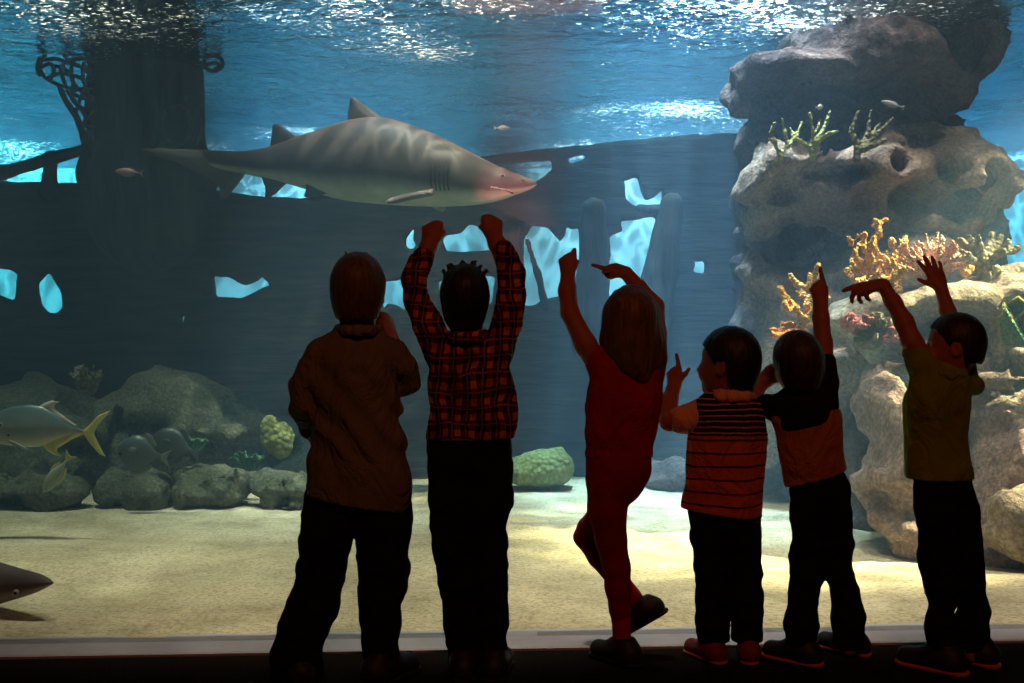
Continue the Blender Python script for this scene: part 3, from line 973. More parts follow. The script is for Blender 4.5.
coral('thick_finger_coral', [[(984, 285, 9), (983, 266, 8), (982, 258, 8)], [(980, 260, 6), (970, 250, 4.2, -.03), (963, 243, 4.2, -.05), (959, 240, 3.8, -.05)], [(979, 258, 5), (973, 244, 4, .04), (968, 236, 4, .05)], [(981, 256, 5), (979, 244, 4, -.06), (978, 236, 4, -.08)], [(984, 256, 5), (989, 243, 4, .02), (992, 234, 4, .02)], [(986, 258, 5), (996, 246, 4.4, .04), (1001, 237, 4.2, .06)], [(988, 260, 6), (1002, 252, 4.6, -.04), (1009, 242, 4.4, -.05)], [(1002, 253, 4.6, -.02), (1012, 250, 4.6, 0), (1018, 247, 4.2, 0)], [(976, 262, 4), (968, 256, 4, -.1), (961, 250, 3.6, -.12)], [(996, 250, 4, .04), (994, 241, 3.4, .1)]],
      5.35, STAG, 'dark thick-fingered coral standing on the sunlit top of the ledge at right', h=0.013, seed=8, knob=0.008, k=0.02, thin=.86)
coral('small_knob_coral', [[(965, 273, 5), (961, 267, 4), (958, 264, 3)], [(966, 271, 5), (968, 265, 3.6)], [(969, 272, 4), (973, 267, 3)]], 5.3, GOLD, 'tiny yellow coral tuft left of the trunk of the thick-fingered coral', seed=9, knob=0.012)
coral('small_knob_coral', [[(996, 273, 4), (998, 267, 3.4)], [(994, 272, 3), (993, 267, 2.6)], [(1000, 272, 3), (1002, 269, 2.4)]], 5.3, OLIVE, 'tiny olive coral tuft right of the trunk of the thick-fingered coral', seed=10, knob=0.01)
for i, (x, y, w, mat, lab) in enumerate([(856, 325, 17, RED, 'deep red crusty coral on the dark face left of the drooping hand'), (884, 322, 13, STAG, 'brownish crusty coral between the red ones under the ledge'), (895, 338, 14, RED, 'red crusty coral low under the raised left arm of the boy in green'), (866, 343, 12, STAG, 'dark crusty coral lowest in the cluster under the ledge')]):
    br, rr = [], np.random.RandomState(40 + i)
    for q in range(22):
        a, b = rr.uniform(0, 6.28), rr.uniform(0, 1) ** .5
        bx, by = x + w * b * math.cos(a), y + w * 0.55 * b * math.sin(a)
        br.append([(bx, by, 4, .05), (bx + rr.uniform(-3, 3), by - rr.uniform(2, 7), 2.2, -.08 + rr.uniform(-.04, .04))])
    coral('crusty_coral', br, 5.2, mat, lab, h=0.014, knob=0.012, seed=11 + i, group='crusty corals under the ledge')
# leafy green coral at the right edge
leaf = empty('leafy_coral', P(1018, 350, 4.9), 'curly green coral with pale rims at the right edge of the ledge', 'coral')
for q in ([(1012, 345, 6), (1006, 322, 9), (1004, 308, 5)], [(1018, 345, 6), (1014, 318, 10), (1016, 302, 6)], [(1026, 345, 6), (1026, 322, 11), (1030, 304, 6)], [(1036, 345, 6), (1042, 324, 10), (1046, 310, 6)]):
    (x0, y0, w0), (x1, y1, w1), (x2, y2, w2) = q
    outl = [(x0 - w0, y0), (x1 - w1, y1), (x2 - w2, y2 + 3), (x2, y2 - 4), (x2 + w2, y2 + 3), (x1 + w1, y1), (x0 + w0, y0)]
    V, Q = plate(xz(outl, 4.9), 0.03, 0.008, y0=4.9 + CAMY, relief=0.006, relf=20, warp=lambda X, Z: 0.05 * np.sin(X * 40 + Z * 25))
    bl = add('blade', V, Q, GREEN, parent=leaf, loc=P(x0, y0, 4.9))
    pts = [P(a, b, 4.9) for a, b in outl]
    pts = [p + np.array([0, 0.05 * math.sin(p[0] * 40 + p[2] * 25) - .012, 0]) for p in pts]
    V, Q = tube(pts, 0.011, 6)
    add('rim', V, Q, LIME, parent=bl, loc=P(x0, y0, 4.9), label='pale yellowish rim')


def tuft(name, x, y, d, w, hgt, n, mat, label, seed, r=1.6):
    rr = np.random.RandomState(seed)
    br = []
    for i in range(n):
        a = rr.uniform(-1, 1)
        e = rr.uniform(0.65, 1)
        dz = rr.uniform(-.14, .1)
        br.append([(x + a * w * .4, y, r * 1.6), (x + a * w * .75, y - hgt * e * .55, r * 1.2, dz * .6), (x + a * w * 1.0 + rr.uniform(-2, 2), y - hgt * e * (1 - .3 * a * a), r, dz)])
    coral(name, br, d, mat, label, h=0.014, knob=0.006, seed=seed)


tuft('tuft_coral', 87, 392, 6.35, 18, 30, 30, STAG, 'brown bushy coral tuft on the reef mound above the silver fish', 50)
tuft('tuft_coral', 196, 448, 6.3, 14, 12, 26, GREEN, 'small green coral tuft in the hollow of the reef mound', 51)
tuft('tuft_coral', 246, 468, 6.25, 18, 18, 30, GREEN, 'green leafy coral tuft at the right side of the reef mound', 52)
s = Sdf(0.02)
s.ell(P(543, 468, 6.6), (31 * 6.6e-3, .2, 20 * 6.6e-3), .06)
s.ell(P(525, 473, 6.55), (20 * 6.6e-3, .16, 12 * 6.6e-3), .06)
s.ell(P(561, 466, 6.55), (12 * 6.6e-3, .14, 16 * 6.6e-3), .06)
s.fn(lambda F, X, Y, Z: F + 0.05 * fbm(X, Y, Z, 7, 4) + .03 * np.abs(fbm(X, Y, Z, 14, 2)))
V, Q = s.mesh(1)
add('mound_coral', V, Q, LIME, loc=P(543, 482, 6.6), label='pale yellow-green rounded coral mound on the far sand left of the girl', cat='coral')
s = Sdf(0.016)
s.chain([(P(282, 450, 6.1), .05), (P(274, 440, 6.1), .075), (P(271, 425, 6.1), .05), (P(270, 418, 6.1), .02)], .04, .5)
s.chain([(P(282, 450, 6.1), .05), (P(284, 436, 6.15), .06), (P(282, 425, 6.15), .03)], .03, .5)
s.fn(lambda F, X, Y, Z: F + 0.01 * fbm(X, Y, Z, 14, 3))
V, Q = s.mesh(1)
add('sponge', V, Q, LIME, loc=P(282, 456, 6.1), label='yellow-green upright sponge beside the elbow of the boy in brown', cat='sponge')
# ------------------------------------------------------------------ fish
FISH = attr_mat('fish_scales', 0.4, 40, 0.15, 0.15, 0.5)
SHARK = attr_mat('shark_hide', 0.6, 14, 0.25, 0.25, 0.3)
EYE = simple('fish_eye', (0.01, 0.01, 0.01), rough=0.15, spec=0.6)
IRIS = simple('pale_eye_ring', (0.3, 0.3, 0.25), rough=0.3)
SLIT = simple('dark_gill_groove', (0.02, 0.018, 0.018), rough=0.9)
TOOTH = simple('tooth', (0.4, 0.36, 0.3), rough=0.4)


def loft(st, d, wr, cols, n=28, p=1.0):
    """st: (px, top, bottom) down the body; wr(i) = half thickness / half height; cols: (t 0..1 bottom to top, colour) list"""
    xs = np.array([q[0] for q in st], float)
    u = np.linspace(0, len(st) - 1, (len(st) - 1) * 4 + 1)
    k = np.arange(len(st))

    def sm(a):
        a = np.interp(u, k, a)
        for _ in range(2):
            a[1:-1] = .25 * a[:-2] + .5 * a[1:-1] + .25 * a[2:]
        return a
    X, T, B = sm(xs), sm([q[1] for q in st]), sm([q[2] for q in st])
    W = sm([wr(i) for i in range(len(st))])
    V, C = [], []
    cp = [c[0] for c in cols]
    for x, tt, bb, w in zip(X, T, B, W):
        c, hh = (tt + bb) / 2, max(abs(bb - tt) / 2, .05)
        dd = d(x) if callable(d) else d
        for j in range(n):
            a = 2 * math.pi * j / n
            z = math.cos(a)
            y = math.sin(a)
            pt = P(x, c - hh * z, dd)
            pt[1] += y * hh * w * dd / 1000 * (1 - .12 * z)
            V.append(pt)
            tz = (z + 1) / 2
            C.append([np.interp(tz, cp, [q[1][m] for q in cols]) for m in range(3)])
    Q = []
    m = len(X)
    for i in range(m - 1):
        for j in range(n):
            j2 = (j + 1) % n
            Q.append((i * n + j, (i + 1) * n + j, (i + 1) * n + j2, i * n + j2))
    Q.append(tuple(range(n)))
    Q.append(tuple((m - 1) * n + j for j in range(n))[::-1])
    return np.array(V), Q, np.array(C)


def fin(name, outl, d, par, col, t=0.02, h=0.008, off=0.0, lean=0.0, mat=None, lab=None, tap=0.35):
    """a fin from its outline in photo pixels at distance d; off moves it in depth, lean tilts it out of the body plane"""
    o = xz(outl, d)
    zt = max(q[1] for q in o)
    V, Q = plate(o, t, h, taper=tap, y0=d + CAMY + off, warp=lambda X, Z: lean * (zt - Z))
    return add(name, V, Q, mat or FISH, parent=par, loc=tuple(np.array([o[0][0], d + CAMY + off, o[0][1]])), cols=np.tile(np.array(col), (len(V), 1)), label=lab)


def ball(name, p, r, mat, par, sq=(1, 1, 1)):
    V, Q = [], []
    for i in range(9):
        th = math.pi * i / 8
        for j in range(14):
            ph = 2 * math.pi * j / 14
            V.append(np.array(p) + r * np.array([math.sin(th) * math.cos(ph) * sq[0], math.sin(th) * math.sin(ph) * sq[1], math.cos(th) * sq[2]]))
    for i in range(8):
        for j in range(14):
            Q.append((i * 14 + j, (i + 1) * 14 + j, (i + 1) * 14 + (j + 1) % 14, i * 14 + (j + 1) % 14))
    return add(name, V, Q, mat, parent=par, loc=p)


# big sand tiger shark swimming to the right
sd = lambda x: 5.95 + (536 - x) * 0.0011
st = [(537, 183.5, 184.5), (533, 180, 188), (526, 177, 191.5), (515, 173, 195), (502, 167.5, 200), (488, 161.5, 203.5), (470, 152, 205.5), (450, 141.5, 206.5), (425, 130, 206.5), (400, 121.5, 205.5), (378, 116.5, 204), (350, 119.5, 201.5), (325, 128, 196), (300, 136, 187.5), (280, 143, 181.5), (262, 148.5, 178), (246, 151, 174), (228, 151, 171), (205, 150, 166), (180, 149.5, 160), (160, 149, 154), (146, 148.6, 150)]
wr = [1.3, 1.2, 1.1, 1.02, .98, .95, .92, .9, .88, .85, .82, .8, .8, .8, .78, .7, .6, .4, .3, .25, .25, .3]
back, flank, belly = (0.10, 0.064, 0.052), (0.04, 0.032, 0.029), (0.42, 0.41, 0.33)
V, Q, C = loft(st, sd, lambda i: wr[i], [(0, belly), (.14, belly), (.25, (0.11, 0.095, 0.08)), (.40, flank), (.7, (.058, .042, .036)), (1, back)])
shark = add('shark', V, Q, SHARK, loc=P(400, 207, sd(400)), cols=C, label='large grey-brown shark swimming to the right above the raised fists', cat='shark')
dk = (0.03, 0.024, 0.023)
fin('dorsal_fin', [(346, 126), (348, 110), (350, 98), (354, 96), (360, 100), (370, 108), (382, 117), (392, 124), (370, 128)], sd(366), shark, dk, .05, .012, mat=SHARK, lab='first dorsal fin, dark')
fin('dorsal_fin', [(269, 150), (271, 138), (271, 126), (275, 123), (280, 124), (288, 130), (300, 137), (306, 142), (288, 150)], sd(285), shark, dk, .04, .012, mat=SHARK, lab='second dorsal fin, dark')
fin('tail_fin', [(140, 149), (160, 147.5), (190, 149), (215, 152), (246, 156), (248, 170), (242, 180), (234, 190), (226, 199), (219, 201), (220, 190), (214, 183), (200, 175), (184, 167), (168, 161), (152, 156)], sd(200), shark, (0.10, 0.08, 0.075), .05, .012, mat=SHARK)
fin('anal_fin', [(258, 172), (262, 180), (265, 188), (264, 198), (268, 200), (276, 194), (284, 186), (292, 181), (285, 172)], sd(270), shark, dk, .04, .012, mat=SHARK)
for off in (-.06, .10):
    fin('pelvic_fin', [(306, 180), (308, 190), (305, 199), (312, 200), (326, 196), (342, 194), (330, 180)], sd(320), shark, dk, .035, .012, off=off, mat=SHARK)
fin('pectoral_fin', [(434, 188), (424, 190), (405, 194), (390, 199), (385, 204), (394, 205.5), (412, 201), (434, 196)], sd(430) - .24, shark, (0.11, 0.075, 0.065), .06, .009, lean=-.5, mat=SHARK, lab='near pectoral fin', tap=.8)
fin('pectoral_fin', [(425, 199), (432, 208), (442, 213), (446, 211), (447, 200)], sd(430) + .12, shark, (0.3, 0.3, 0.25), .035, .009, mat=SHARK, lab='pale far pectoral fin')


def side_y(x, y, d):
    """how far the near flank of the shark stands in front of its middle plane at (x, y)"""
    X = [q[0] for q in st][::-1]
    tt, bb, w = (np.interp(x, X, [q[1] for q in st][::-1]), np.interp(x, X, [q[2] for q in st][::-1]), np.interp(x, X, wr[::-1]))
    c, hh = (tt + bb) / 2, (bb - tt) / 2
    z = min(.98, abs(y - c) / hh)
    return hh * w * d / 1000 * math.sqrt(1 - z * z)


def strip(name, pts, r, mat, par, proud=.004, lab=None):
    q = []
    for x, y in pts:
        d = sd(x)
        p = P(x, y, d)
        p[1] -= side_y(x, y, d) * (1.0) - .004 + proud - .004
        q.append(p)
    V, Qd = tube(q, r, 6)
    return add(name, V, Qd, mat, parent=par, loc=q[0], label=lab)


for i, x in enumerate((434, 438, 442, 446, 450)):
    strip('gill_slit', [(x + 1, 170 + i * .5), (x, 178), (x - .5, 186), (x + .5, 194)], .007, SLIT, shark, .013)
mo = strip('mouth', [(486, 192.5), (492, 190.5), (500, 190.5), (507, 192), (513, 193.5)], .009, SLIT, shark)
for k in range(8):
    x = 492 + 2.6 * k
    d = sd(x)
    p = P(x, 190 + .4 * k * .8, d)
    p[1] -= side_y(x, 190 + .35 * k, d) + .008
    V = [p + np.array(q) for q in ((-.004, 0, .004), (.004, 0, .004), (0, .005, .004), (0, -.002, -.008))]
    add('tooth', V, [(0, 1, 3), (1, 2, 3), (2, 0, 3), (0, 2, 1)], TOOTH, parent=mo, loc=p, smooth=False)
d = sd(502)
p = P(503, 178, d)
p[1] -= side_y(503, 178, d) - .006
e = ball('eye', p, .014, IRIS, shark, (1, .5, .8))
ball('pupil', p + np.array([0, -.006, 0]), .009, EYE, e, (1, .6, .9))
strip('nostril', [(521, 181), (525, 182.5)], .006, SLIT, shark)

# the second shark, nosing into view low on the left
s2 = lambda x: 3.58 + (52 - x) * .002
st2 = [(53, 582, 584), (48, 578, 587), (38, 573.5, 592), (20, 569, 598), (0, 563, 604), (-40, 553, 612), (-90, 545, 615), (-150, 545, 612), (-220, 555, 600), (-290, 568, 590), (-330, 574, 586)]
V, Q, C = loft(st2, s2, lambda i: [1.5, 1.4, 1.2, 1.1, 1.0, .9, .85, .8, .8, .7, .5][i], [(0, (.36, .32, .26)), (.22, (0.30, 0.26, 0.21)), (.38, (0.13, 0.10, 0.095)), (1, (0.11, 0.085, 0.085))])
sh2 = add('shark', V, Q, SHARK, loc=P(-100, 614, s2(-100)), cols=C, label='small grey shark nosing in over the sand at the bottom left corner', cat='shark')
fin('dorsal_fin', [(-130, 550), (-128, 510), (-118, 506), (-95, 530), (-75, 550)], s2(-100), sh2, (0.15, 0.12, 0.12), .03, .01, mat=SHARK)
fin('tail_fin', [(-325, 578), (-380, 520), (-395, 515), (-370, 575), (-375, 610), (-365, 612)], s2(-350), sh2, (0.15, 0.12, 0.12), .03, .01, mat=SHARK)
for off in (-.16, .16):
    fin('pectoral_fin', [(-60, 606), (-80, 622), (-110, 634), (-114, 630), (-100, 606)], s2(-80), sh2, (0.15, 0.12, 0.12), .03, .01, off=off, mat=SHARK)
p = P(24, 589, s2(24))
p[1] -= .058
e = ball('eye', p, .013, IRIS, sh2, (1, .6, 1))
ball('pupil', p + np.array([0, -.006, 0]), .0065, EYE, e, (1, .6, 1))

# silver jack with yellow tail at the left edge
td = lambda x: 5.0
st3 = [(-20, 426, 430), (-17, 421, 437), (-10, 415, 441), (0, 410.5, 444), (12, 406.5, 446), (28, 404.5, 447.5), (43, 406, 446), (55, 413, 440.5), (67, 421.5, 435.5), (76, 427.5, 433), (84, 430.5, 433), (88, 430.5, 434)]
V, Q, C = loft(st3, td, lambda i: [.5, .5, .45, .4, .38, .38, .38, .38, .38, .4, .5, .5][i], [(0, (0.5, 0.5, 0.36)), (.25, (0.36, 0.41, 0.37)), (.6, (0.22, 0.30, 0.31)), (1, (0.06, 0.12, 0.15))])
jack = add('jack_fish', V, Q, FISH, loc=P(30, 448, 5), cols=C, label='large silver fish with a forked yellow tail at the left edge', cat='fish')
YEL, SIL = (0.62, 0.60, 0.20), (0.55, 0.55, 0.5)
fin('tail_fin', [(82, 431), (90, 424), (98, 415), (112, 409.5), (106, 416), (98, 425), (94, 433), (98, 442), (103, 452), (107, 457.5), (100, 455), (90, 444), (83, 434)], 5, jack, YEL, .016, .006)
fin('dorsal_fin', [(36, 408), (44, 403), (52, 400), (61, 402), (55, 404.5), (54, 408), (60, 413), (68, 419), (77, 425), (74, 428), (56, 418), (44, 412)], 5, jack, SIL, .014, .006)
fin('anal_fin', [(40, 442), (46, 450), (54, 455), (64, 457.5), (58, 452.5), (57, 449), (64, 444.5), (73, 439), (84, 434.5), (82, 431), (62, 434)], 5, jack, YEL, .014, .006)
fin('pectoral_fin', [(16, 437), (24, 440), (36, 447), (40, 449), (30, 447), (20, 443)], 5, jack, (0.25, 0.28, 0.27), .01, .005, off=-.085)
p = P(7, 424, 5)
p[1] -= .062
e = ball('eye', p, .012, IRIS, jack, (1, .6, 1))
ball('pupil', p + np.array([0, -.006, 0]), .008, EYE, e, (1, .6, 1))
ball('pupil', P(16, 434, 5) - np.array([0, .075, 0]), .006, EYE, jack, (1, .5, 1)).name = 'spot'


def fish(name, label, x, y, d, L, Hh, ang, col_top, col_bot, tail, yaw=0.0, cat='fish', deep=None, group=None, tk=1.0):
    """small fish, L px long, heading along ang degrees (0 = right, 90 = up in the photo)"""
    k = d / 1000.0
    prof = [(0, .04), (.06, .35), (.16, .66), (.30, .92), (.44, 1.0), (.58, .92), (.72, .62), (.84, .30), (.92, .17), (1.0, .16)]
    V, C = [], []
    n = 20
    for u, hh in prof:
        for j in range(n):
            a = 2 * math.pi * j / n
            V.append(((.5 - u) * L * .8 * k, math.sin(a) * hh * Hh * .2 * k, math.cos(a) * hh * Hh * .5 * k))
            q = (math.cos(a) + 1) / 2
            C.append([col_bot[m] * (1 - q) + col_top[m] * q for m in range(3)])
    Q = []
    for i in range(len(prof) - 1):
        for j in range(n):
            Q.append((i * n + j, i * n + (j + 1) % n, (i + 1) * n + (j + 1) % n, (i + 1) * n + j))
    Q.append(tuple(range(n))[::-1])
    Q.append(tuple((len(prof) - 1) * n + j for j in range(n)))
    body = add(name, np.array(V), Q, FISH, cols=np.array(C), label=label, cat=cat, group=group)
    m = L * .8 * k
    Hm = Hh * k

    def f(nm, o, c, y=0.0, t=None):
        t = t or m * .03
        V, Q = plate(o, t, min(.006, m * .022), taper=.4, y0=y)
        add(nm, V, Q, FISH, parent=body, cols=np.tile(np.array(c), (len(V), 1)))
    f('tail_fin', [(-.47 * m, .06 * Hm), (-.60 * m, .34 * Hm * tk), (-.74 * m, .56 * Hm * tk), (-.66 * m, .2 * Hm * tk), (-.63 * m, 0), (-.66 * m, -.2 * Hm * tk), (-.74 * m, -.56 * Hm * tk), (-.60 * m, -.34 * Hm * tk), (-.47 * m, -.06 * Hm)], tail)
    f('dorsal_fin', [(.22 * m, .44 * Hm), (.1 * m, .62 * Hm), (-.15 * m, .60 * Hm), (-.36 * m, .34 * Hm), (-.30 * m, .22 * Hm), (0, .4 * Hm)], tail if deep is None else deep)
    f('anal_fin', [(.0 * m, -.44 * Hm), (-.08 * m, -.60 * Hm), (-.2 * m, -.56 * Hm), (-.38 * m, -.30 * Hm), (-.30 * m, -.22 * Hm)], tail if deep is None else deep)
    f('pectoral_fin', [(.22 * m, -.05 * Hm), (.05 * m, -.02 * Hm), (.0 * m, -.16 * Hm), (.16 * m, -.16 * Hm)], tail if deep is None else deep, -.19 * Hm)
    for sgn in (-1, 1):
        ball('eye', np.array([.38 * m, sgn * Hm * .105, .10 * Hm]), max(.003, .045 * Hm), EYE, body)
    body.location = P(x, y, d)
    body.rotation_euler = Euler((0, -math.radians(ang), yaw), 'XYZ')
    return body


fish('yellowtail_fish', 'small pale fish with a yellow tail diving below the silver fish', 55, 476, 4.8, 50, 14, 234, (0.24, 0.38, 0.35), (0.42, 0.5, 0.45), (0.5, 0.5, 0.15))
fish('surgeonfish', 'round dim grey fish resting in front of the reef mound, paler of the two', 139, 453, 5.7, 56, 36, 170, (0.045, 0.07, 0.068), (0.07, 0.09, 0.085), (0.15, 0.17, 0.14), tk=.5)
fish('surgeonfish', 'round dim dark fish half behind the paler grey fish', 172, 445, 5.95, 56, 34, 160, (0.035, 0.055, 0.05), (0.055, 0.065, 0.06), (0.06, 0.075, 0.065), tk=.5)
fish('slender_fish', 'tiny bright fish in open water under the ripples, right of the dorsal fin', 503, 128, 6.6, 17, 4.5, 0, (0.55, 0.4, 0.36), (0.85, 0.7, 0.62), (0.7, 0.55, 0.5))
fish('red_fish', 'small dull red fish in front of the foot of the mast', 127, 172, 6.3, 30, 8, 176, (0.26, 0.10, 0.08), (0.34, 0.16, 0.12), (0.2, 0.09, 0.08))
fish('slender_fish', 'small slim grey fish under the overhanging rock at right', 891, 104, 5.55, 26, 6, 164, (0.25, 0.22, 0.24), (0.4, 0.36, 0.36), (0.25, 0.22, 0.24))
fish('slender_fish', 'tiny pale fish above the olive branching corals', 820, 107, 5.5, 9, 5, 10, (0.5, 0.35, 0.32), (0.6, 0.5, 0.45), (0.5, 0.4, 0.36))
# ------------------------------------------------------------------ the six children
def unit(v):
    v = np.asarray(v, float)
    return v / np.linalg.norm(v)


WHITE_EYE = simple('eye_white', (0.7, 0.68, 0.64), rough=0.2)
DARK_EYE = simple('eye_iris', (0.03, 0.015, 0.01), rough=0.15)


class Kid:
    def __init__(k, d, foot, label, skin, h=0.0042):
        k.d, k.h, k.label = d, h, label
        k.base = P(foot[0], foot[1], d)
        k.base[2] = 0.0
        k.skin = Sdf(h)
        k.skin_m = skin
        k.kids = []
        k.eyes = []

    def J(k, x, y, dy=0.0):
        return P(x, y, k.d + dy)

    def R(k, r):
        return r * k.d / 1000.0

    def pts(k, L):
        return [(k.J(x, y, q[0] if q else 0), k.R(r)) for (x, y, r, *q) in L]

    # -- head, with a face on the side it looks to
    def head(k, x, y, w, yaw=0.0, pitch=0.0, roll=0.0, dy=0.0, ears=True):
        W = k.R(w)
        c = k.J(x, y, dy)
        f = np.array([-math.sin(yaw) * math.cos(pitch), math.cos(yaw) * math.cos(pitch), math.sin(pitch)])
        u0 = np.array([math.sin(roll), 0, math.cos(roll)])
        u = unit(u0 - f * u0.dot(f))
        r = np.cross(f, u)
        k.H = (c, W, f, u, r)
        M = np.array([r, f, u])
        s = k.skin
        at = lambda a, b, cc: c + (r * a + f * b + u * cc) * W
        s.ell(c, np.array([1, 1.2, 1.18]) * W, .02, M)
        s.ell(at(0, .30, -.85), np.array([.74, .80, .88]) * W, .04, M)
        s.ell(at(0, .80, -1.48), np.array([.30, .28, .26]) * W, .03, M)
        for sg in (-1, 1):
            s.ell(at(sg * .42, .80, -.80), np.array([.34, .34, .36]) * W, .02, M)
            s.ell(at(sg * .38, 1.20, -.30), np.array([.22, .16, .15]) * W, .012, M, op='-')
            if ears:
                s.ell(at(sg * .98, -.05, -.42), np.array([.10, .24, .36]) * W, .01, M)
                s.ell(at(sg * 1.08, .02, -.40), np.array([.06, .12, .22]) * W, .006, M, op='-')
            e = at(sg * .37, .98, -.30)
            k.eyes.append((e, .15 * W, f))
        s.cone(at(0, 1.12, -.28), at(0, 1.32, -.70), .09 * W, .15 * W, .012)
        s.ell(at(0, 1.20, -.74), np.array([.22, .14, .12]) * W, .01, M)
        s.ell(at(0, 1.06, -1.05), np.array([.30, .12, .09]) * W, .006, M)
        s.ell(at(0, 1.02, -1.17), np.array([.26, .13, .10]) * W, .006, M)
        s.cone(at(-.25, 1.19, -1.105), at(.25, 1.19, -1.105), .02 * W, .02 * W, .003, op='-')
        return k

    def neck(k, a, b, r=(17, 18)):
        k.skin.cone(k.J(*a), k.J(*b), k.R(r[0]), k.R(r[1]), .02)

    # -- cap of hair: hb gives the hairline height for a place along the head (-1 back .. 1 face), in head half-widths
    def hair(k, mat, thick=1.12, nape=-1.05, side=-.25, front=.62, lump=.03, tufts=(), label=None, long=None, seed=0.0):
        c, W, f, u, r = k.H
        M = np.array([r, f, u])
        s = Sdf(k.h)
        s.ell(c + (u * .03 - f * .03) * W, np.array([thick, thick * 1.2, thick * 1.18]) * W, .01, M)
        s.ell(c + (-u * .78 - f * .40) * W, np.array([.84 * thick, .74 * thick, 1.05 * thick]) * W, .03, M)
        xs, hs = [-1.5, -.5, -.22, .12, .2, .32, .62, .95, 1.5], [nape, nape, side, side, side - .3, side - .1, front - .3, front, front]

        def cut(F, X, Y, Z):
            pf = ((X - c[0]) * f[0] + (Y - c[1]) * f[1] + (Z - c[2]) * f[2]) / W
            pu = ((X - c[0]) * u[0] + (Y - c[1]) * u[1] + (Z - c[2]) * u[2]) / W
            pr = ((X - c[0]) * r[0] + (Y - c[1]) * r[1] + (Z - c[2]) * r[2]) / W
            g = (np.interp(pf, xs, hs) - pu + .06 * vnoise(pf * 9 + seed, pr * 9, pu * 0)) * W * .6
            F = smax(F, g.astype(np.float32), .008)
            az = np.arctan2(pr, pf + .3)
            return F - lump * W * fbm(az * 4.0, pu * 1.2, np.sqrt(pr * pr + pf * pf) * 1.5, 1.6, 3, off=seed)
        s.fn(cut)
        if long:
            for L in long:
                s.chain(k.pts(L), .03, .75)
            s.lo -= .01
        for t in tufts:
            s.chain(k.pts(t), .004)
        if long:
            s.fn(lambda F, X, Y, Z: F + .004 * fbm(X * 60, Y * 60, Z * 5, 1.0, 2))
        k.kids.append(('hair', s, mat, label))

    # -- arm: skin through shoulder, elbow, wrist
    def arm(k, L, kk=.012):
        k.skin.chain(k.pts(L), kk)

    def hand(k, w, d, n, S0, side, curl=(1, 1, 1, 1), thumb='in', spread=0.0, dy=0.0):
        """w wrist px, d hand direction, n way the palm faces, S hand length m, side +-1 puts the thumb on side * (d x n)"""
        S = S0 * 1.14
        s = k.skin
        w = k.J(*w) if len(w) == 3 else k.J(w[0], w[1], dy)
        d = unit(d)
        n = unit(np.asarray(n, float) - d * d.dot(n))
        l = side * np.cross(d, n)
        fl = n
        s.cone(w, w + d * .16 * S, .145 * S, .17 * S, .012, .72, fl)
        for o0, o1, r, e in ((.10, .155, .105, .45), (0, 0, .11, .44), (-.10, -.155, .10, .34)):
            s.cone(w + d * .14 * S + l * o0 * S, w + d * e * S + l * o1 * S, r * S, .088 * S, .012, .8, fl)
        off, ln, rd = (.175, .06, -.06, -.17), (.42, .47, .44, .35), (.068, .070, .066, .058)
        for i in range(4):
            b = w + d * (.475, .48, .425, .34)[i] * S + l * off[i] * S
            fan = spread * (1.5 - i) * .16
            dd = unit(d + l * fan)
            c = curl[i]
            p, th = b, 0.0
            s.cone(w + d * .28 * S + l * off[i] * S * .9, b, rd[i] * S * 1.15, rd[i] * S * 1.1, .006)
            for j, (q, bend) in enumerate(zip((.46, .30, .24), (1.35, 1.7, 1.0))):
                th += bend * c
                t = dd * math.cos(th) + n * math.sin(th)
                e = p + t * ln[i] * S * q
                s.cone(p, e, rd[i] * S * (1.05 - .08 * j), rd[i] * S * (.98 - .10 * j), .0025)
                p = e
        b = w + d * .14 * S + l * .14 * S
        if thumb == 'out':
            a1, a2 = unit(d * .55 + l * .85 + n * .15), unit(d * .75 + l * .65 + n * .1)
        elif thumb == 'up':
            a1, a2 = unit(d * .8 + l * .6 + n * .25), unit(d * 1.0 + l * .25 + n * .15)
        else:
            a1, a2 = unit(d * .75 + l * .45 + n * .55), unit(d * .55 - l * .55 + n * .55)
        m = b + a1 * .24 * S
        e = m + a2 * .20 * S
        s.cone(b, m, .085 * S, .072 * S, .01)
        s.cone(m, e, .070 * S, .056 * S, .003)

    def legs(k, Ls):
        for L in Ls:
            k.skin.chain(k.pts(L), .015)

    def garment(k, name, parts, mat, cuts=(), folds=.006, foldf=9.0, stretch=(1, 1, .7), seed=0.0, label=None, kk=.02, fnx=None, smooth=1):
        """parts: (list of (px, py, r px, dy), depth squash, blend)"""
        s = Sdf(k.h)
        for L, sq, bl in parts:
            s.chain(k.pts(L), bl, sq)
        if folds:
            s.fn(lambda F, X, Y, Z: F + folds * 2.2 * fbm(X * stretch[0], Y * stretch[1], Z * stretch[2], foldf, 3, off=seed))
        if fnx:
            s.fn(fnx)
        for p, n in cuts:
            s.cut(k.J(*p), unit(n), .004)
        k.kids.append((name, s, mat, label))
        return s

    def shoe(k, ank, fwd, L, upper_m, sole_m, up=(0, 0, 1), ground=True, label=None, sole_label=None, lift=0.0):
        """ank: ankle px (x, y, dy); the sole lies .36 L below it (or on the floor)"""
        a = k.J(*ank)
        f, u = unit(fwd), unit(up)
        u = unit(u - f * u.dot(f))
        sole = a - u * .36 * L
        if ground:
            sole[2] = 0.0 + lift
        k.kids.append(('shoe', (sole, f, u, L), upper_m, label, sole_m, sole_label))

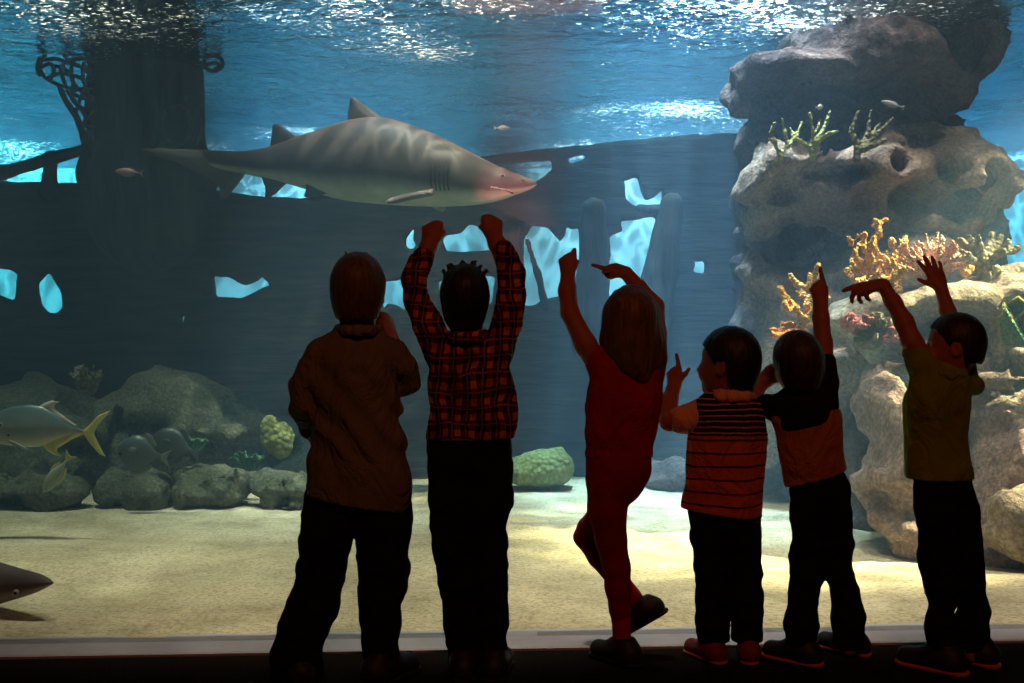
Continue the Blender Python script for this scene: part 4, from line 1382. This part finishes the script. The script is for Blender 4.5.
    def build(k):
        V, Q = k.skin.mesh(1)
        root = add('person', V, Q, k.skin_m, loc=k.base, label=k.label, cat='person')
        for e, r, f in k.eyes:
            o = ball('eye', e, r, WHITE_EYE, root)
            ball('iris', e + f * r * .55, r * .55, DARK_EYE, o)
        for it in k.kids:
            if it[0] == 'shoe':
                _, (b, f, u, L), um, lab, sm, slab = it
                r = np.cross(f, u)
                s = Sdf(.004)
                h0 = .07 * L
                s.cone(b - f * .22 * L + u * (h0 + .13 * L), b + f * .52 * L + u * (h0 + .10 * L), .185 * L, .165 * L, .02)
                s.cone(b - f * .12 * L + u * (h0 + .18 * L), b + f * .10 * L + u * (h0 + .25 * L), .19 * L, .17 * L, .03)
                s.cone(b - f * .10 * L + u * (h0 + .2 * L), b - f * .07 * L + u * (h0 + .40 * L), .18 * L, .17 * L, .02)
                s.cut(b + u * h0 * .7, -u)
                s.cut(b + u * (h0 + .42 * L), u, .004)
                V, Q = s.mesh(1)
                o = add('shoe', V, Q, um, parent=root, loc=b, label=lab)
                s = Sdf(.0035)
                M = np.array([r, f, u])
                s.cone(b - f * .24 * L + u * h0, b + f * .14 * L + u * h0, .19 * L, .175 * L, .01)
                s.cone(b + f * .14 * L + u * h0, b + f * .54 * L + u * h0, .175 * L, .18 * L, .01)
                s.cut(b + u * .004, -u, .006)
                s.cut(b + u * (h0 * 1.35), u, .006)
                V, Q = s.mesh(1)
                add('sole', V, Q, sm, parent=o, loc=b, label=slab)
                s = Sdf(.003)
                for q in (.14, .22, .30, .38):
                    t = b + f * q * L + u * (h0 + (.30 - .30 * (q - .14)) * L)
                    s.cone(t - r * .10 * L - u * .015, t, .018 * L, .018 * L, .002)
                    s.cone(t, t + r * .10 * L - u * .015, .018 * L, .018 * L, .002)
                V, Q = s.mesh(0)
                add('laces', V, Q, LACE, parent=o, loc=b)
            else:
                name, s, m, lab = it
                V, Q = s.mesh(1)
                add(name, V, Q, m, parent=root, loc=k.base, label=lab)
        return root


SKIN = skin_mat('child_skin', (0.40, 0.13, 0.085))
SKIN_D = skin_mat('child_skin_tan', (0.42, 0.21, 0.13))
DARKHAIR = hair_mat('dark_hair', (0.006, 0.004, 0.004), (0.02, 0.013, 0.01))
BROWNHAIR = hair_mat('brown_hair', (0.02, 0.012, 0.006), (0.06, 0.035, 0.018))
GINGER = hair_mat('auburn_hair', (0.06, 0.036, 0.016), (0.15, 0.09, 0.04))
FAIR = hair_mat('light_brown_hair', (0.07, 0.035, 0.015), (0.20, 0.11, 0.05))
BLACKCLOTH = cloth('dark_trouser_cloth', (0.006, 0.006, 0.008), (0.012, 0.012, 0.014))
SHOE_D = simple('dark_shoe_leather', (0.012, 0.011, 0.011), (0.03, 0.026, 0.025), 30, 0.55)
SHOE_R = simple('red_shoe_canvas', (0.16, 0.02, 0.02), (0.26, 0.04, 0.03), 30, 0.7)
SOLE_D = simple('dark_rubber', (0.015, 0.013, 0.013), rough=0.7)
SOLE_R = simple('orange_red_rubber', (0.55, 0.09, 0.05), (0.62, 0.12, 0.06), 20, 0.6)
LACE = simple('shoe_lace', (0.10, 0.09, 0.085), rough=0.9)
BROWN = cloth('brown_jersey', (0.135, 0.12, 0.085), (0.20, 0.175, 0.12), 7, 1.0)
REDTOP = cloth('red_jersey', (0.30, 0.012, 0.022), (0.42, 0.02, 0.03), 8, 0.8)
REDLEG = cloth('red_leggings', (0.26, 0.012, 0.02), (0.34, 0.016, 0.026), 6, 0.3)
SOCK = cloth('red_sock', (0.45, 0.03, 0.04), (0.5, 0.04, 0.045), 30, 0.3)
GREENTEE = cloth('olive_green_tee', (0.16, 0.20, 0.025), (0.24, 0.30, 0.04), 7, 0.8)
YOKE = cloth('black_sleeve_jersey', (0.008, 0.007, 0.007), (0.016, 0.013, 0.012), 9, 0.7)
TAN = cloth('rust_jersey', (0.34, 0.11, 0.04), (0.46, 0.17, 0.06), 9, 0.8)
CORAL = cloth('salmon_cotton', (0.80, 0.36, 0.25), (0.9, 0.44, 0.32), 9, 0.6)

# plaid shirt
t = Nt('red_plaid_flannel')
tc = t.n('ShaderNodeTexCoord')
wv = t.n('ShaderNodeTexNoise')
wv.inputs['Scale'].default_value = 7
t.l(tc.outputs['Object'], wv.inputs['Vector'])
ad2 = t.n('ShaderNodeVectorMath', operation='MULTIPLY_ADD')
t.l(wv.outputs['Color'], ad2.inputs[0])
ad2.inputs[1].default_value = (.055, .055, .055)
t.l(tc.outputs['Object'], ad2.inputs[2])
sp = t.n('ShaderNodeSeparateXYZ')
t.l(ad2.outputs[0], sp.inputs[0])


def band(ch, period, width, phase):
    f = t.math('FRACT', t.math('MULTIPLY_ADD', sp.outputs[ch], 1.0 / period, phase))
    return t.math('LESS_THAN', f, width)


vx, vz = band(0, .042, .42, .15), band(2, .05, .42, .1)
tx, tz = band(0, .042, .10, .42), band(2, .05, .10, .36)
c = t.mix(vx, (0.02, 0.006, 0.012), (0.18, 0.02, 0.022))
c = t.mix(t.math('MULTIPLY', vz, .55), c, (0.20, 0.025, 0.022))
c = t.mix(t.math('MULTIPLY', vx, vz), c, (0.62, 0.18, 0.08))
c = t.mix(t.math('MULTIPLY', t.math('MAXIMUM', tx, tz), .55), c, (0.42, 0.24, 0.22))
cw = t.coord((1, 1, .6))
c = t.mix(1.0, c, t.ramp(t.noise(t.coord(), 14, 3), [(0.35, (.45, .4, .4)), (0.6, (1.15, 1.1, 1.05))]), 'MULTIPLY')  # blotches put wrinkle shade and patchy tone into the plaid colour
PLAID = t.pbr(c, 0.9, t.bump(t.noise(cw, 9, 4, .55, 1.6), 0.9, .045), 0.1)

# striped polo: thin light stripes on a dark chest band, dark pencil stripes on orange below
t = Nt('striped_polo_cotton')
tc = t.n('ShaderNodeTexCoord')
wv = t.n('ShaderNodeTexNoise')
wv.inputs['Scale'].default_value = 5
t.l(tc.outputs['Object'], wv.inputs['Vector'])
ad2 = t.n('ShaderNodeVectorMath', operation='MULTIPLY_ADD')
t.l(wv.outputs['Color'], ad2.inputs[0])
ad2.inputs[1].default_value = (0, 0, .03)
t.l(tc.outputs['Object'], ad2.inputs[2])
sp = t.n('ShaderNodeSeparateXYZ')
t.l(ad2.outputs[0], sp.inputs[0])
hi = band(2, .0175, .26, .2)
lo = band(2, .040, .16, .3)
upper = t.mix(hi, (0.025, 0.008, 0.010), (0.55, 0.26, 0.20))
lower = t.mix(lo, (0.62, 0.13, 0.05), (0.10, 0.02, 0.015))
split = t.math('GREATER_THAN', sp.outputs[2], 0.725)
c = t.mix(split, lower, upper)
STRIPE = t.pbr(c, 0.9, t.bump(t.noise(t.coord((1, 1, .6)), 8, 4, .55, 1.6), 0.9, .045), 0.1)

# ---- 1 the boy in the brown shirt
k = Kid(2.93, (345, 683), 'boy with auburn hair in a brown shirt, legs apart, one hand at his mouth', SKIN)
k.head(358, 285, 25.2, pitch=.15)
k.hair(GINGER, 1.10, nape=-1.32, side=-.6, seed=1, lump=.03, tufts=[[(347, 258, 2.5), (346, 253, 1.2), (345, 250, .6)], [(362, 256, 3), (366, 254, 2), (370, 256, 1)]])
k.neck((358, 300, .0), (357, 338, .015), (19, 17))
k.skin.chain(k.pts([(357, 372, 26), (358, 420, 32), (358, 470, 32)]), .03, .5)
k.legs([[(334, 500, 17), (316, 595, 13), (298, 668, 10)], [(382, 500, 17), (383, 590, 13), (380, 668, 10)]])
k.arm([(320, 358, 10.5), (304, 408, 10, .02), (318, 440, 9, .13)])
k.hand((318, 440, .13), (.9, .4, .15), (.3, -.9, 0), .125, -1, curl=(.6,) * 4)
k.arm([(393, 357, 10.5), (405, 383, 10, .03), (391, 338, 8.5, .16)])
k.hand((391, 336, .16), (-.25, .1, 1), (-.9, .3, 0), .12, 1, curl=(.75, .8, .85, .9))
folds = lambda F, X, Y, Z: F + .006 * np.sin((Z * .8 + (X + .55) * 1.0) * 62 + 3 * vnoise(X * 6, Y * 6, Z * 6)) * np.clip((Z - .55) * 6, 0, 1) * np.clip((1.0 - Z) * 5, 0, 1) + 0 * Y
k.garment('shirt', [([(357, 341, 17), (357, 352, 26), (357, 362, 38)], .62, .02), ([(322, 353, 14), (357, 344, 16), (393, 352, 14)], .8, .02),
                    ([(357, 365, 41), (356, 400, 42), (357, 440, 45), (359, 480, 50), (359, 520, 52)], .62, .03),
                    ([(320, 354, 15), (307, 384, 15.5, .01), (303, 408, 14.5, .02), (311, 428, 13, .08), (318, 438, 12, .12)], 1, .012), ([(394, 352, 15), (402, 368, 15.5, .01), (404, 382, 15.5, .03)], 1, .012),
                    ([(404, 384, 14, .04), (400, 368, 11, .11)], 1, .01)],
          BROWN, [((335, 499), (-.17, 0, -1))], .004, 8, fnx=folds, seed=3)
k.garment('collar', [([(338, 329, 5), (346, 331, 5.5, -.05), (358, 331, 6, -.064), (370, 331, 5.5, -.05), (379, 329, 5)], 1, .01)], BROWN, folds=0)
k.garment('trousers', [([(334, 482, 27), (331, 510, 27), (325, 545, 25), (320, 575, 23), (313, 605, 23.5), (303, 632, 24.5), (298, 655, 25.5), (297, 685, 25)], .8, .01),
                       ([(383, 482, 27), (383, 520, 28), (384, 560, 26), (383, 590, 23), (381, 620, 19.5), (380, 650, 17.5), (381, 685, 18)], .8, .01), ([(340, 490, 27), (378, 490, 27)], .8, .02)],
          BLACKCLOTH, [((357, 481), (0, 0, 1)), ((357, 677), (0, 0, -1))], .007, 9, (.8, .8, 1.5), seed=5)
k.shoe((296, 676, 0), (-.55, .8, 0), .20, SHOE_D, SOLE_D)
k.shoe((384, 674, .0), (.62, .78, 0), .20, SHOE_D, SOLE_D)
k.build()

# ---- 2 the boy in the plaid shirt
k = Kid(2.98, (470, 677), 'boy in a red plaid shirt raising both fists high under the shark', SKIN)
k.head(465, 293, 22.5, pitch=.25)
k.hair(DARKHAIR, 1.10, nape=-1.75, side=-.6, seed=2, lump=.05, tufts=[[(x, y, 2.6), (x + dx, y - 8, 1.5), (x + 2.2 * dx, y - 8 - e, .5)] for x, y, dx, e in ((450, 274, -2, 2), (455, 272, -3.5, -1), (460, 271, 1, 4), (466, 271, -1.5, 3), (472, 272, 2.5, 3), (477, 274, 3.5, 0), (482, 278, 4, -3), (446, 278, -2.5, -2), (469, 270, 3.5, 2))])
k.neck((465, 306, .0), (467, 342, .015), (18, 15.5))
k.skin.chain(k.pts([(468, 370, 24), (470, 420, 28), (470, 450, 26)]), .03, .5)
k.legs([[(452, 475, 14), (457, 575, 11), (463, 665, 8)], [(487, 475, 14), (489, 575, 10.5), (493, 665, 8)]])
k.arm([(437, 342, 10.5), (415.5, 289, 8.5, .035), (428, 248, 8.8, .09), (431, 240, 8.2, .1)])
k.hand((430, 243, .1), (.12, .25, 1), (.15, 1, -.2), .118, -1, curl=(.98, 1, 1, 1))
k.arm([(498, 342, 10.5), (511, 281, 8.5, .035), (497, 244, 8.8, .09), (494, 236, 8.2, .1)])
k.hand((494, 237, .1), (-.12, .25, 1), (-.15, 1, -.2), .118, 1, curl=(.98, 1, 1, 1))
k.garment('shirt', [([(467, 345, 17), (468, 360, 31), (470, 375, 38)], .62, .02), ([(437, 350, 15), (468, 346, 15), (500, 350, 15)], .8, .02),
                    ([(470, 375, 40), (470, 400, 41), (470, 430, 41.5), (470, 470, 41.5)], .62, .03),
                    ([(440, 352, 18), (428, 325, 15.5, .01), (415, 298, 14, .03), (414, 280, 13, .04), (421, 262, 11.5, .065)], 1, .012),
                    ([(498, 352, 18), (506, 325, 15.5, .01), (511, 295, 12.5, .03), (511, 274, 12.5, .04), (505, 254, 11, .07)], 1, .012)],
          PLAID, [((470, 439), (0.02, 0, -1))], .007, 9, seed=7)
k.garment('cuff', [([(418, 268, 12.5, .06), (423, 258, 11.5, .075)], 1, .01)], PLAID, folds=.002, foldf=20)
k.garment('cuff', [([(508, 260, 12, .06), (503, 250, 11, .075)], 1, .01)], PLAID, folds=.002, foldf=20)
k.garment('collar', [([(447, 336, 6), (455, 338, 6, -.05), (466, 339, 6.5, -.064), (477, 338, 6, -.05), (485, 335, 6)], 1, .01)], PLAID, folds=0)
k.garment('trousers', [([(451, 436, 22), (450, 470, 24), (450, 500, 24), (454, 540, 21.5), (459, 585, 19.5), (462, 625, 18), (464, 675, 16)], .8, .01),
                       ([(490, 436, 21), (489, 470, 25), (488, 500, 23.5), (487, 540, 20), (488, 580, 19), (490, 620, 17), (492, 675, 15.5)], .8, .01), ([(452, 450, 24), (488, 450, 24)], .8, .02)],
          BLACKCLOTH, [((470, 436), (0, 0, 1)), ((470, 664), (0, 0, -1))], .007, 9, (.8, .8, 1.5), seed=8)
k.shoe((463, 666, 0), (-.1, 1, 0), .19, SHOE_D, SOLE_D)
k.shoe((496, 664, 0), (.22, 1, 0), .19, SHOE_D, SOLE_D)
k.build()

# ---- 3 the girl in red
k = Kid(3.10, (617, 661), 'girl with long hair in red top and leggings, standing on one leg, pointing up', SKIN)
k.head(631, 316, 24, yaw=.1, pitch=.2)
k.hair(FAIR, 1.10, nape=-1.3, side=-.8, seed=3, lump=.02, long=[[(618, 318, 14), (616, 340, 14), (616, 358, 10)], [(630, 318, 20, -.03), (632, 345, 20, -.045), (637, 365, 15, -.05), (642, 377, 7, -.055)], [(642, 318, 17), (649, 345, 15.5, -.01), (653, 362, 12, -.01), (655, 370, 8, -.01)]])
k.neck((630, 335), (628, 358), (13, 15))
k.skin.chain(k.pts([(624, 388, 22), (620, 420, 24), (619, 466, 22)]), .03, .5)
k.legs([[(608, 482, 13), (615, 562, 9.5), (621, 640, 6.5)], [(630, 480, 13, .02), (606, 513, 9, .15), (587, 531, 7.5, .225), (598, 556, 7, .2), (636, 600, 6.5, .1)]])
k.arm([(597, 364, 11), (586, 345, 11, .0), (570, 313, 9.2, .03), (567, 290, 8.8, .06), (568, 274, 7.2, .08)])
k.hand((568, 273, .08), (-.02, .15, 1), (.1, 1, 0), .105, -1, curl=(.45, .97, 1, 1), thumb='in')
k.skin.chain(k.pts([(572, 264, 3.2, .085), (573.5, 256, 2.8, .09), (574.5, 250, 2.4, .09)]), .004)
k.arm([(651, 362, 11), (657, 335, 9.4, .02), (655, 306, 9, .05), (638, 287, 8, .07), (626, 273, 7, .09)])
k.hand((626, 273, .09), (-1, .25, .42), (.2, .6, -1), .105, 1, curl=(.03, .85, .95, 1), thumb='in')
k.garment('top', [([(626, 366, 16), (625, 375, 30), (624, 392, 36)], .62, .02), ([(601, 368, 13), (626, 366, 14), (649, 368, 14)], .8, .02), ([(624, 390, 35), (622, 410, 35), (620, 432, 34.5), (620, 441, 31.5), (620, 447, 28)], .62, .02), ([(600, 368, 14), (594, 356, 13.5, 0)], 1, .01), ([(650, 370, 14), (654, 354, 11.5, .01)], 1, .01), ([(620, 446, 30), (620, 451, 35), (620, 455, 35.5)], .62, .006)],
          REDTOP, [((620, 457), (0, 0, -1)), ((597, 346), (-.5, 0, .86))], .007, 9, seed=11)
k.garment('leggings', [([(620, 452, 31), (619, 466, 31.5), (616, 478, 29)], .72, .02), ([(608, 482, 21), (607, 510, 19), (611, 540, 15.5), (616, 567, 13.8), (618, 588, 13), (620, 608, 11), (621, 620, 10)], .95, .012),
                         ([(633, 469, 17, .0), (624, 482, 16, .05), (605, 509, 13, .15), (588, 528, 11.5, .22), (584, 537, 11, .23), (598, 556, 11, .2), (616, 578, 10.5, .15), (634, 598, 9, .10)], .95, .012)],
          REDLEG, [((620, 451), (0, 0, 1))], .002, 9, seed=12)
k.garment('sock', [([(621, 616, 10), (622, 645, 9)], 1, .01)], SOCK, [((621, 614), (0, 0, 1))], folds=.001)
k.shoe((622, 648, 0), (-.72, .7, 0), .175, SHOE_D, SOLE_D)
k.shoe((641, 606, .09), (-.86, .05, -.51), .165, SHOE_D, SOLE_D, up=(-.51, .1, .86), ground=False)
k.build()

# ---- 4 the small boy in stripes
k = Kid(3.13, (725, 661), 'small boy in a striped orange polo pointing up with his left hand, face turned left', SKIN)
k.head(730, 357, 23.5, yaw=.95, pitch=.1)
k.hair(DARKHAIR, 1.11, nape=-1.25, side=-.2, front=.35, seed=4, lump=.03)
k.neck((735, 370), (734, 396, .012), (17.5, 15.5))
k.skin.chain(k.pts([(728, 425, 22), (724, 460, 25), (723, 500, 24)]), .03, .5)
k.legs([[(710, 510, 13), (712, 580, 11), (713, 646, 9)], [(739, 510, 13), (745, 580, 11), (747, 646, 9)]])
k.arm([(696, 414, 10), (681, 420, 10), (669, 422, 9, .02), (669, 402, 8.6, .05), (674, 386, 7, .07)])
k.hand((675.5, 385, .07), (-.1, .1, 1), (.6, .8, 0), .096, -1, curl=(-.05, .9, .97, 1), thumb='out')
k.arm([(752, 414, 10), (756, 450, 9.5, .03), (735, 470, 7.5, .14)])
k.hand((735, 470, .14), (-.9, .3, .2), (0, -1, -.3), .108, 1, curl=(.6,) * 4)
k.garment('polo', [([(731, 403, 17), (729, 413, 30), (728, 425, 35)], .64, .02), ([(703, 410, 12), (731, 404, 14), (748, 409, 12)], .8, .02), ([(727, 425, 36), (725, 450, 37), (722, 480, 37), (721, 510, 38), (721, 540, 38)], .66, .03), ([(751, 414, 12), (754, 440, 11.5, .02), (752, 456, 11, .04)], 1, .02)],
          STRIPE, [((721, 513), (-.13, 0, -1))], .007, 9, seed=13)
k.garment('sleeve', [([(700, 412, 14), (690, 418, 14.5), (681, 420, 14)], 1, .01)], CORAL, [((671, 421), (-1, 0, -.15)), ((699, 410), (1, 0, .1))], folds=.003, foldf=16, label='plain salmon sleeve')
k.garment('collar', [([(714, 392, 3.2), (721, 393, 3.4, -.04), (733, 393, 3.4, -.05), (745, 393, 3.4, -.04), (750, 392, 3.2)], 1, .012), ([(712, 396, 3.6), (720, 397.5, 3.8, -.046), (733, 398, 3.8, -.06), (746, 397.5, 3.8, -.046), (752, 396, 3.4)], 1, .02)], CORAL, folds=0, label='plain salmon collar')
k.garment('trousers', [([(708, 508, 19), (708, 535, 17.5), (711, 570, 17), (714, 600, 16), (712, 622, 17), (714, 650, 16.5)], .85, .008),
                       ([(739, 508, 19), (742, 535, 18.5), (745, 570, 17.5), (747, 595, 15.5), (747, 612, 16), (747, 650, 15.5)], .85, .008), ([(710, 516, 19), (738, 516, 19)], .85, .02)],
          BLACKCLOTH, [((720, 508), (0, 0, 1)), ((720, 641), (0, 0, -1))], .0065, 10, (.8, .8, 1.5), seed=14)
k.shoe((710, 645, 0), (-.55, .84, 0), .155, SHOE_R, SOLE_R, label='dark red shoe', sole_label='bright red sole')
k.shoe((748, 645, 0), (.12, 1, 0), .155, SHOE_R, SOLE_R, label='dark red shoe', sole_label='bright red sole')
k.build()

# ---- 5 the boy with dark sleeves
k = Kid(3.10, (822, 664), 'boy in a rust shirt with black shoulders, one arm pointing straight up', SKIN)
k.head(798, 359, 22, yaw=.12, pitch=.15, roll=-.12)
k.hair(BROWNHAIR, 1.11, nape=-1.4, side=-.5, seed=5, lump=.03)
k.neck((799, 374), (803, 398, .012), (17, 15))
k.skin.chain(k.pts([(806, 420, 20), (812, 440, 21), (817, 475, 20)]), .03, .5)
k.legs([[(808, 490, 13), (807, 570, 10), (801, 648, 9)], [(831, 490, 13), (838, 570, 9), (844, 595, 9), (849, 648, 8)]])
k.arm([(778, 408, 11, .03), (759, 408, 9.5, .08), (746, 403, 8.6, .12), (755, 392, 8, .14), (764, 382, 7, .16)])
k.hand((763, 383, .16), (.75, .2, .65), (.3, -.9, .1), .108, -1, curl=(.9, .95, 1, 1))
k.arm([(823, 396, 11), (825, 372, 10, .02), (823, 344, 9.2, .04), (821, 318, 8, .06), (820.5, 300, 7.4, .08)])
k.hand((821, 300, .08), (-.2, .12, 1), (.1, 1, 0), .098, -1, curl=(-.02, .95, 1, 1), thumb='in')
k.garment('shirt', [([(806, 410, 24), (809, 425, 29), (812, 450, 29), (816, 475, 29), (817, 500, 29.5)], .64, .03), ([(781, 420, 10), (787, 445, 10), (792, 475, 9), (793, 490, 9)], 1, .015), ([(829, 418, 9), (831, 450, 10), (835, 475, 10), (836, 490, 10)], 1, .015)],
          TAN, [((817, 478), (.30, 0, -1))], .006, 9, seed=16)
k.garment('yoke', [([(804, 398, 16), (805, 408, 27), (807, 418, 31)], .70, .02), ([(778, 408, 13.5, .02), (803, 400, 14), (824, 402, 14)], .85, .02), ([(776, 408, 13, .03), (766, 406, 12, .055)], 1, .01), ([(823, 404, 14), (825, 382, 13, .015), (825, 362, 11.5, .025)], 1, .01)],
          YOKE, [((805, 426), (.16, 0, -1))], .003, 10, seed=17, label='black shoulders and sleeves')
k.garment('trousers', [([(808, 478, 17), (808, 494, 18.5), (807, 510, 19.5), (808, 545, 17), (807, 575, 15.8), (803, 600, 15.5), (801, 625, 15.5), (801, 655, 15)], .85, .008),
                       ([(831, 474, 14.5), (832, 490, 16.5), (833, 510, 18.5), (836, 545, 16.5), (839, 572, 13.5), (844, 592, 13.5), (848, 615, 15.5), (849, 655, 15.5)], .85, .008), ([(809, 490, 17), (829, 488, 16)], .85, .02)],
          BLACKCLOTH, [((817, 473), (-.05, 0, 1)), ((817, 645), (0, 0, -1))], .0065, 10, (.8, .8, 1.5), seed=18)
k.shoe((800, 649, 0), (-.80, .6, 0), .175, SHOE_D, SOLE_R, sole_label='orange-red sole')
k.shoe((850, 645, .1), (-.72, .7, 0), .165, SHOE_D, SOLE_R, sole_label='orange-red sole')
k.build()

# ---- 6 the boy in green
k = Kid(3.02, (940, 672), 'boy in an olive green tee, one hand drooping and the other held open', SKIN)
k.head(956, 340, 21.2, yaw=1.15, pitch=.05)
k.hair(DARKHAIR, 1.10, nape=-1.05, side=-.15, front=.45, seed=6, lump=.02)
k.neck((960, 350), (952, 376, .01), (16, 14))
k.skin.chain(k.pts([(943, 405, 21), (938, 430, 22), (940, 470, 20)]), .03, .55)
k.legs([[(935, 485, 14), (941, 575, 9), (941, 655, 7)], [(955, 485, 14, .03), (963, 565, 9, .045), (972, 612, 8, .06), (972, 655, 8, .06)]])
k.arm([(924, 362, 11), (912, 342, 10, .01), (904, 322, 9.2, .03), (893, 302, 8, .05), (882.5, 284.5, 6.4, .07)], .014)
k.hand((882.5, 284.5, .07), (-1, .1, -.18), (-.1, .5, -1), .112, -1, curl=(.06, .38, .5, .6), thumb='in')
k.arm([(968, 382, 11, .04), (962, 345, 9, .10), (948, 312, 7.8, .14), (941, 288, 6.4, .16)])
k.hand((941, 288, .16), (-.36, .1, 1), (-.15, 1, .1), .104, 1, curl=(.04, 0, .02, .06), thumb='out', spread=1.25)
k.garment('tee', [([(948, 382, 17), (942, 392, 29), (938, 405, 31)], .8, .02), ([(926, 372, 14), (948, 380, 13), (970, 385, 11, .03)], .9, .02), ([(938, 404, 30), (937, 430, 28), (938, 455, 28), (941, 475, 30), (942, 500, 31)], .72, .03), ([(930, 378, 14), (921, 364, 12.5, .0), (915, 353, 11, .01)], 1, .012), ([(966, 384, 13, .03), (973, 386, 11, .05)], 1, .012)],
          GREENTEE, [((940, 479), (0.0, 0, -1))], .008, 9, seed=20)
k.garment('collar', [([(936, 366, 4), (941, 374, 4.5, -.045), (950, 376, 4.5, -.06), (961, 374, 4.5, -.045), (966, 368, 4)], 1, .012)], GREENTEE, folds=0)
k.garment('trousers', [([(935, 478, 20), (936, 510, 20.5), (940, 550, 20), (942, 585, 17.5), (942, 595, 15.5), (941, 620, 14.5), (941, 660, 14.5)], .85, .01),
                       ([(953, 478, 20, .03), (957, 510, 21.5, .03), (961, 550, 19.5, .04), (968, 585, 17.5, .05), (973, 610, 15, .06), (972, 632, 15.5, .06), (972, 660, 15, .06)], .85, .01), ([(936, 490, 20), (952, 490, 20)], .85, .02)],
          BLACKCLOTH, [((940, 476), (0, 0, 1)), ((940, 652), (0, 0, -1))], .0065, 10, (.8, .8, 1.5), seed=21)
k.shoe((941, 655, 0), (-.78, .62, 0), .19, SHOE_D, SOLE_R, sole_label='orange-red sole')
k.shoe((974, 652, .08), (-.62, .78, 0), .19, SHOE_D, SOLE_R, sole_label='orange-red sole')
k.build()
